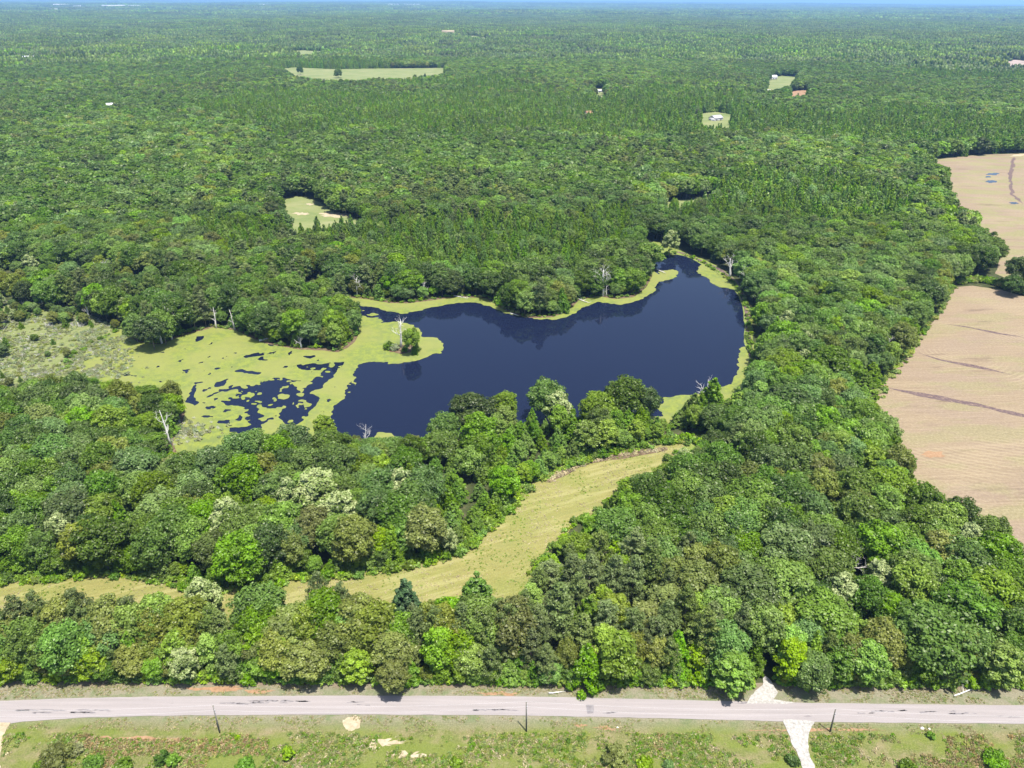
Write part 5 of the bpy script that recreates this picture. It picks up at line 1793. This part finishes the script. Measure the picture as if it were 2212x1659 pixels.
bush_line('clearing_grass', Q, cg, .3, .75, 'patchy straw and green regrowth over the mown clearing', 'grass', 17, idxs=(rg.random(len(Q)) < smooth(.35, .6, gn)).astype(int))
# weeds over the near verge
tufts = [bush_mesh(bp, 1.2, .7, 46, .16, M['weed'], 4, core=0), bush_mesh(bp, 1.2, .8, 46, .16, M['red_brush'], 4, core=0), bush_mesh(bp, 1.2, .5, 40, .16, M['straw'], 4, core=0), bush_mesh(bp, 1.3, .8, 60, .16, M['gum'], 4, core=0)]
Q = rg.uniform([-130, 68], [130, 95], (92000, 2))
vx, vy = project(Q[:, 0], Q[:, 1], np.zeros(len(Q)))
wn_ = fbm(Q[:, 0], Q[:, 1], 5, 71, 3); w2 = fbm(Q[:, 0], Q[:, 1], 9, 72, 2)
lane = poly_pts(DRIVE_S)
thick = np.where(vx < 560, .8, np.where(vx < 1200, .55, .85))
rusty = (vx > 170) & (vx < 580) & (vy > 1598) & (vy < 1632)
keep = (rg.random(len(Q)) < np.where(rusty, .9, thick * smooth(.34, .56, wn_))) & (vy > 1588 + 14 * (w2 - .5)) & ~pip(Q[:, 0], Q[:, 1], offset_poly(lane, .6)) & ((vx > 6) | (vx < -80))
Q = Q[keep]; vx = vx[keep]; w2 = w2[keep]
rusty = (vx > 170) & (vx < 580) & (project(Q[:, 0], Q[:, 1], np.zeros(len(Q)))[1] < 1632)
redz = rusty | ((vx > 1900) | ((vx > 180) & (vx < 560)) | ((vx > 1340) & (vx < 1500))) & (w2 > .45)
ix = np.where(redz & (rg.random(len(Q)) < .4), 1, rg.choice([0, 0, 2, 3], len(Q)))
bush_line('weeds', Q, tufts, .25, .8, 'rank weeds green, straw and rust over the rough near verge', 'weeds', 15, idxs=ix)
Q = rg.uniform([-130, 92], [130, 104], (35000, 2))
keep = ~pip(Q[:, 0], Q[:, 1], offset_poly(road, .35)) & ~pip(Q[:, 0], Q[:, 1], offset_poly(lane, .6)) & ~pip(Q[:, 0], Q[:, 1], driveN) & (fbm(Q[:, 0], Q[:, 1], 3, 5, 2) > .45)
bush_line('verge_grass', Q[keep], [tufts[2], tufts[2], tufts[0]], .15, .38, 'short dry grass tufts on the mown road verge', 'grass', 16)

# ------------------------------------------------------------------ single bushes by the near verge
BUSH = [(120, 1632, 5.4, 3.6, 'oak_olive', 'big dark olive bush in the rough verge beside the pale grey bush'), (164, 1618, 2.6, 2.2, 'grey_shrub', 'pale grey-green bush against the big dark olive bush'),
        (200, 1648, 3.6, 2.2, 'oak_mid', 'green bush just east of the pale grey bush'), (265, 1652, 3.0, 2.0, 'gum', 'bright green bush between the pointed bush and the dark one'),
        (350, 1634, 2.6, 3.2, 'oak_dark', 'dark pointed bush with a brighter twin in the rusty weeds'), (372, 1642, 2.4, 2.6, 'gum', 'bright green pointed bush beside the dark pointed one'),
        (530, 1652, 3.2, 1.9, 'gum', 'low bright green bush west of the leggy sapling'), (622, 1626, 2.2, 3.2, 'lime', 'leggy light green sapling standing in the grass'), (512, 1592, .9, 1.2, 'lime', 'tiny yellow-green shrub beside the bare soil strip'),
        (985, 1648, 2.2, 1.9, 'gum', 'small bright green bush alone in open grass'), (1331, 1634, 4.4, 3.0, 'oak_olive', 'broad olive bush below the tar patch'), (1396, 1648, 2.8, 2.0, 'lime', 'yellow-green bush touching the broad olive bush'),
        (1446, 1652, 2.0, 1.4, 'oak_blue', 'small blue-green bush near the broad olive bush'), (1714, 1641, 2.2, 1.7, 'oak_dark', 'dark bush at the edge of the white gravel drive'), (2013, 1588, 1.3, 1.6, 'gum', 'small upright shrub alone on the verge past the gravel drive'),
        (2150, 1640, 4.2, 2.4, 'gum', 'wide bright green bush below the rusty brush'), (1960, 1655, 3.0, 1.6, 'oak_mid', 'low green bush amid rusty weeds'), (1228, 1600, .8, 1.1, 'oak_mid', 'tiny dark shrub in the grass near the utility pole'),
        (90, 1655, 3.0, 2.2, 'oak_mid', 'green bush under the big dark olive bush'),
        (838, 746, 4.5, 3.2, 'gum', 'round green bush on the wooded islet'), (852, 750, 4.0, 2.4, 'grey_shrub', 'grey-green bush on the wooded islet'), (874, 754, 2.6, 2.6, 'gum', 'bright green bush on the wooded islet'), (898, 752, 3.5, 2.6, 'oak_mid', 'dark green bush on the wooded islet')]
for k, (vx, vy, W, H, mt, lab) in enumerate(BUSH):
    x, y = G(vx, vy, H * .5)
    rgk = np.random.default_rng(200 + k)
    e = empty('bush', (x, y, 0.03), 0)
    tag(e, lab, 'bush', 'bushes on the near verge')
    link('foliage', bush_mesh(rgk, W, H, int(500 + W * W * 60), .17, M[mt], 12 if W > 2 else 6, core=.7), e)
    link('stems', twig_mesh(rgk, H * .9, W * .7, 8, M['bark'], .03), e)

# ------------------------------------------------------------------ dead trees
def snag_mesh(name, rg, H, r0, spread, n=9, lean=(0, 0), fine=2):
    mb = MB()
    top = np.array([lean[0], lean[1], H])
    pts = [top * f + np.array([rg.uniform(-.02, .02) * H * (f > 0), rg.uniform(-.02, .02) * H * (f > 0), -.3 * (f == 0)]) for f in (0, .25, .5, .75, 1)]
    mb.tube(pts, [r0, r0 * .85, r0 * .6, r0 * .35, r0 * .1], 6)

    def branch(p, d, L, r, lev):
        p = np.asarray(p, float); d = d / np.linalg.norm(d)
        q = p + d * L * .5 + rg.normal(size=3) * L * .07
        e = q + (d + np.array([0, 0, .25]) + rg.normal(size=3) * .2) * L * .5
        mb.tube([p, q, e], [r, r * .65, r * .2], 4, cap=False)
        if lev > 0:
            for _ in range(3):
                f = rg.uniform(.3, .9)
                s = p + (e - p) * f
                dd = d + rg.normal(size=3) * .6 + np.array([0, 0, .2])
                branch(s, dd, L * rg.uniform(.4, .6), r * .5, lev - 1)
    for k in range(n):
        f = rg.uniform(.3, .95)
        a = 2 * math.pi * (k + rg.random() * .6) / n
        p = top * f
        branch(p, np.array([math.cos(a), math.sin(a), rg.uniform(.3, 1.1)]), spread * (1.1 - f * .5) * rg.uniform(.7, 1.1), r0 * .4 * (1.1 - f), fine)
    return mb.build(name, True)


for k, (vx, vy, H, r0, sp_, nb, lab, mt) in enumerate(SNAG):
    x, y = G(vx, vy)
    rgk = np.random.default_rng(300 + k)
    lean = (rgk.uniform(-.15, .15) * H, rgk.uniform(-.08, .08) * H)
    o = link('dead_tree', snag_mesh('dead_tree', rgk, H, r0 * (1.9 if vy < 760 else 1.3), sp_, nb, lean, 2 if nb < 20 else 1), None, M[mt])
    o.location = (x, y, 0); tag(o, lab, 'dead tree', 'dead trees round the pond and marsh')

LOGS = [((1412, 582), (1438, 592), .3, 'grey log floating beside the duckweed in the pond head'), ((1250, 648), (1272, 656), .25, 'grey log lying in the duckweed of the cove'),
        ((560, 738), (598, 730), .3, 'long pale log stranded at the peninsula shore'), ((655, 624), (678, 632), .3, 'pale log on the mud flat'), ((495, 706), (520, 695), .3, 'brown log at the duckweed inlet'),
        ((1185, 1500), (1215, 1497), .12, 'thin white fallen branch on the verge above the road'), ((2060, 1505), (2110, 1488), .15, 'fallen grey branch on the verge under the dark trees'),
        ((1102, 678), (1118, 683), .2, 'short log at the tip of the far shore'), ((980, 640), (1010, 646), .2, 'straight log at the far shore edge')]
for k, (a, b, r, lab) in enumerate(LOGS):
    p, q = np.array(G(*a)), np.array(G(*b))
    mb = MB(); rgk = np.random.default_rng(400 + k)
    L = np.linalg.norm(q - p); d = (q - p) / L
    P3 = [np.array([*(d * L * f), r * .8 + .1 + rgk.uniform(-.05, .15)]) for f in (0, .3, .6, 1)]
    mb.tube(P3, [r, r * .9, r * .7, r * .3], 6)
    for f in (.4, .6, .8, .95):
        s = np.array([*(d * L * f), r + .1]); a2 = rgk.uniform(-1, 1)
        dd = np.array([d[0] * math.cos(a2) - d[1] * math.sin(a2), d[0] * math.sin(a2) + d[1] * math.cos(a2), rgk.uniform(.1, .6)])
        mb.tube([s, s + dd * L * .14, s + dd * L * .25 + rgk.normal(size=3) * .1], [r * .4, r * .25, .02], 4, cap=False)
    o = link('fallen_log', mb.build('fallen_log', True), None, M['deadwood'] if k != 4 else M['brown_wood'])
    o.location = (p[0], p[1], 0.1); tag(o, lab, 'log', 'fallen logs and branches')

# ------------------------------------------------------------------ utility poles and wires
POLES = [(475, 1583, 460, 1524, 'weathered utility pole leaning slightly, beside the bare soil strip'), (1137, 1580, 1137, 1516, 'upright utility pole opposite the middle of the pine belt'), (1793, 1581, 1805, 1532, 'utility pole just past the white gravel drive')]
tops = []
for k, (bx, by, tx, ty, lab) in enumerate(POLES):
    x, y = G(bx, by)
    # height at which the point over the base meets the traced top
    hs = np.linspace(3, 14, 600)
    pv = np.array([project(x, y, h) for h in hs])
    h = float(hs[np.argmin(np.abs(pv[:, 1] - ty))])
    lean = (tx - float(project(x, y, h)[0])) / 11.5
    lean = max(-.35, min(.35, lean))
    e = empty('utility_pole', (x, y, 0.03))
    tag(e, lab, 'pole', 'utility poles along the road')
    mb = MB(); mb.tube([(0, 0, -.5), (lean * .5, 0, h * .5), (lean, 0, h)], [.15, .125, .10], 10); link('post', mb.build('post', True), e, M['pole_wood'])
    mb = MB(); mb.tube([(lean, 0, h - .02), (lean, 0, h + .1)], [.06, .04], 8); link('insulator', mb.build('insulator', True), e, M['stone'])
    mb = MB(); mb.box((lean + .13, -.12, h - 1.1), (.16, .1, .16)); mb.box((lean + .12, -.1, h - 1.7), (.1, .08, .2)); link('bracket', mb.build('bracket'), e, M['grey_metal'])
    mb = MB(); mb.tube([(.14, -.14, 0), (lean + .1, -.1, h - .2)], .02, 5); link('ground_wire', mb.build('ground_wire'), e, M['grey_metal'])
    tops.append(np.array([x + lean, y, h]))


def wire(a, b, sag, r, lab):
    mb = MB()
    pts = []
    for k in range(25):
        f = k / 24
        p = a + (b - a) * f
        pts.append((p[0], p[1], p[2] - sag * 4 * f * (1 - f)))
    mb.tube(pts, r, 4)
    o = link('overhead_wire', mb.build('overhead_wire', True), None, M['wire'])
    tag(o, lab, 'wire', 'wires between the utility poles')


left_end = tops[0] + (tops[0] - tops[1]) * 1.0
right_end = tops[2] + (tops[2] - tops[1]) * 1.0
spans = [(left_end, tops[0], 'before the bare soil pole'), (tops[0], tops[1], 'over the sandy pull-in'), (tops[1], tops[2], 'over the tar patch'), (tops[2], right_end, 'past the gravel drive')]
for a, b, w_ in spans:
    wire(a + np.array([0, 0, .1]), b + np.array([0, 0, .1]), .9, .009, 'upper thin pale wire spanning the verge ' + w_)
    wire(a + np.array([.1, -.1, -1.1]), b + np.array([.1, -.1, -1.1]), 1.1, .009, 'lower thin pale wire spanning the verge ' + w_)

# small white rocks
for k, (vx, vy, r, lab) in enumerate([(1992, 1574, .3, 'white stone on the verge past the gravel drive'), (1334, 1572, .18, 'small pale stone on the verge below the tar patch'), (2007, 1575, .2, 'tan stone beside the white one')]):
    x, y = G(vx, vy); V, F = ICO1; rgk = np.random.default_rng(k)
    me = mesh('stone', V * r * rgk.uniform(.75, 1.15, (len(V), 1)) * np.array([1.2, 1, .7]), F)
    o = link('stone', me, None, M['stone']); o.location = (x, y, r * .3); tag(o, lab, 'stone')

# ------------------------------------------------------------------ buildings
def building(vx, vy, L, W, H, roofh, rz, name, lab, wall, roof, cat, terrain=True, z=2.0):
    x, y = GT(vx, vy, z) if terrain else G(vx, vy, z)
    z0 = float(hgt(x, y))
    e = empty(name, (x, y, z0), rz)
    tag(e, lab, cat)
    mb = MB(); mb.box((0, 0, H / 2), (L, W, H))
    V = [(-L / 2, -W / 2, H), (-L / 2, W / 2, H), (-L / 2, 0, H + roofh), (L / 2, -W / 2, H), (L / 2, W / 2, H), (L / 2, 0, H + roofh)]
    mb.add(V, [(0, 2, 1), (3, 4, 5)])
    link('wall', mb.build('wall'), e, wall)
    o_ = .4; mb = MB()
    for s in (-1, 1):
        a = (-L / 2 - o_, s * (W / 2 + o_), H - roofh * o_ / (W / 2)); b = (L / 2 + o_, s * (W / 2 + o_), H - roofh * o_ / (W / 2)); c = (L / 2 + o_, 0, H + roofh); d_ = (-L / 2 - o_, 0, H + roofh)
        V = [np.array(q) + (0, 0, .05) for q in (a, b, c, d_)] + [np.array(q) + (0, 0, .25) for q in (a, b, c, d_)]
        mb.add(V, [(0, 1, 2, 3), (7, 6, 5, 4), (0, 4, 5, 1), (1, 5, 6, 2), (2, 6, 7, 3), (3, 7, 4, 0)])
    link('roof', mb.build('roof'), e, roof)
    for k in range(max(2, int(L / 5))):
        xx = -L / 2 + (k + .5) * L / max(2, int(L / 5))
        mb = MB(); mb.box((xx, -W / 2 - .03, H * .5), (1.4, .08, H * .35)); link('window', mb.build('window'), e, M['dark_glass'])
    mb = MB(); mb.box((-L / 2 - .03, 0, 1.2), (.08, 2.4, 2.4)); link('door', mb.build('door'), e, M['siding'])


building(1546, 258, 13, 9, 4, 2.4, R(35), 'barn', 'grey gabled metal barn in the small forest pasture', M['siding'], M['grey_metal'], 'barn')
building(1284, 196, 30, 5, 3.5, 1.0, 0, 'long_shed', 'long white low shed at the edge of a tiny pasture', M['white_metal'], M['white_metal'], 'shed', z=3)
building(1376, 187, 10, 8, 8, 3, .3, 'house', 'white-roofed house poking out of the canopy', M['siding'], M['white_metal'], 'house', z=8)
building(1272, 246, 7, 6, 10, 2, .2, 'house', 'tiny reddish-roofed house among the trees', M['siding'], M['red_soil'], 'house', z=9)
building(1650, 199, 20, 7, 6, 2, .2, 'long_shed', 'white-roofed shed beside the upper pasture drive', M['siding'], M['white_metal'], 'shed', z=5)
building(1668, 168, 18, 7, 6, 2, .5, 'long_shed', 'white-roofed shed at the top of the upper pasture', M['siding'], M['white_metal'], 'shed', z=4)
building(62, 122, 22, 8, 11, 2, 0, 'house', 'long pale-roofed house in the canopy of the western forest', M['siding'], M['white_metal'], 'house', z=12)
building(238, 225, 8, 6, 11, 2, .6, 'house', 'small white-roofed house in the western forest', M['siding'], M['white_metal'], 'house', z=12)
building(893, 295, 8, 6, 9.5, 2, .3, 'house', 'white-roofed house hidden in the middle forest', M['siding'], M['white_metal'], 'house', z=11)
building(968, 69, 40, 16, 16, 4, 0, 'farmhouse', 'tan farm building on a distant rise', M['sand'], M['sand'], 'farm building', z=15)
for k, (vx, vy, L, lab) in enumerate([(240, 12, 260, 'longest white warehouse of the distant town'), (290, 12.5, 180, 'white warehouse next to the longest in the distant town'), (262, 11.5, 120, 'white block between the two long distant warehouses'),
                                      (132, 8.5, 230, 'white warehouse apart from the distant town, near the sky edge'), (115, 20, 90, 'white building nearest of those below the sky edge'), (163, 13.5, 60, 'small white block in the hazy forest'), (172, 13, 50, 'smaller white block paired with another in the haze'),
                                      (570, 4.5, 160, 'pale building at the haze line beyond the meadow'), (880, 2, 500, 'widest pale town building on the horizon'), (850, 4, 200, 'pale town building by the widest one on the horizon')]):
    x, y = GT(vx, max(vy, 9), 20)
    building(vx, max(vy, 9.5), L * .7, L * .2, 22, 2, 0, 'warehouse', lab, M['white_metal'], M['white_metal'], 'warehouse', z=20)

# ------------------------------------------------------------------ air
hz, nt, out = newmat('haze_air')
pv_ = nt.nodes.new('ShaderNodeVolumePrincipled')
pv_.inputs['Color'].default_value = (0.30, 0.56, 1.0, 1)
pv_.inputs['Density'].default_value = 0.000062
pv_.inputs['Anisotropy'].default_value = 0.0
nt.links.new(pv_.outputs[0], out.inputs['Volume'])
mb = MB(); mb.box((0, 0, 40), (92000, 92000, 200))
me = mb.build('haze')
o = link('haze', me, None, hz)
tag(o, 'blue haze lying over the distant forest', 'haze', None, 'stuff')
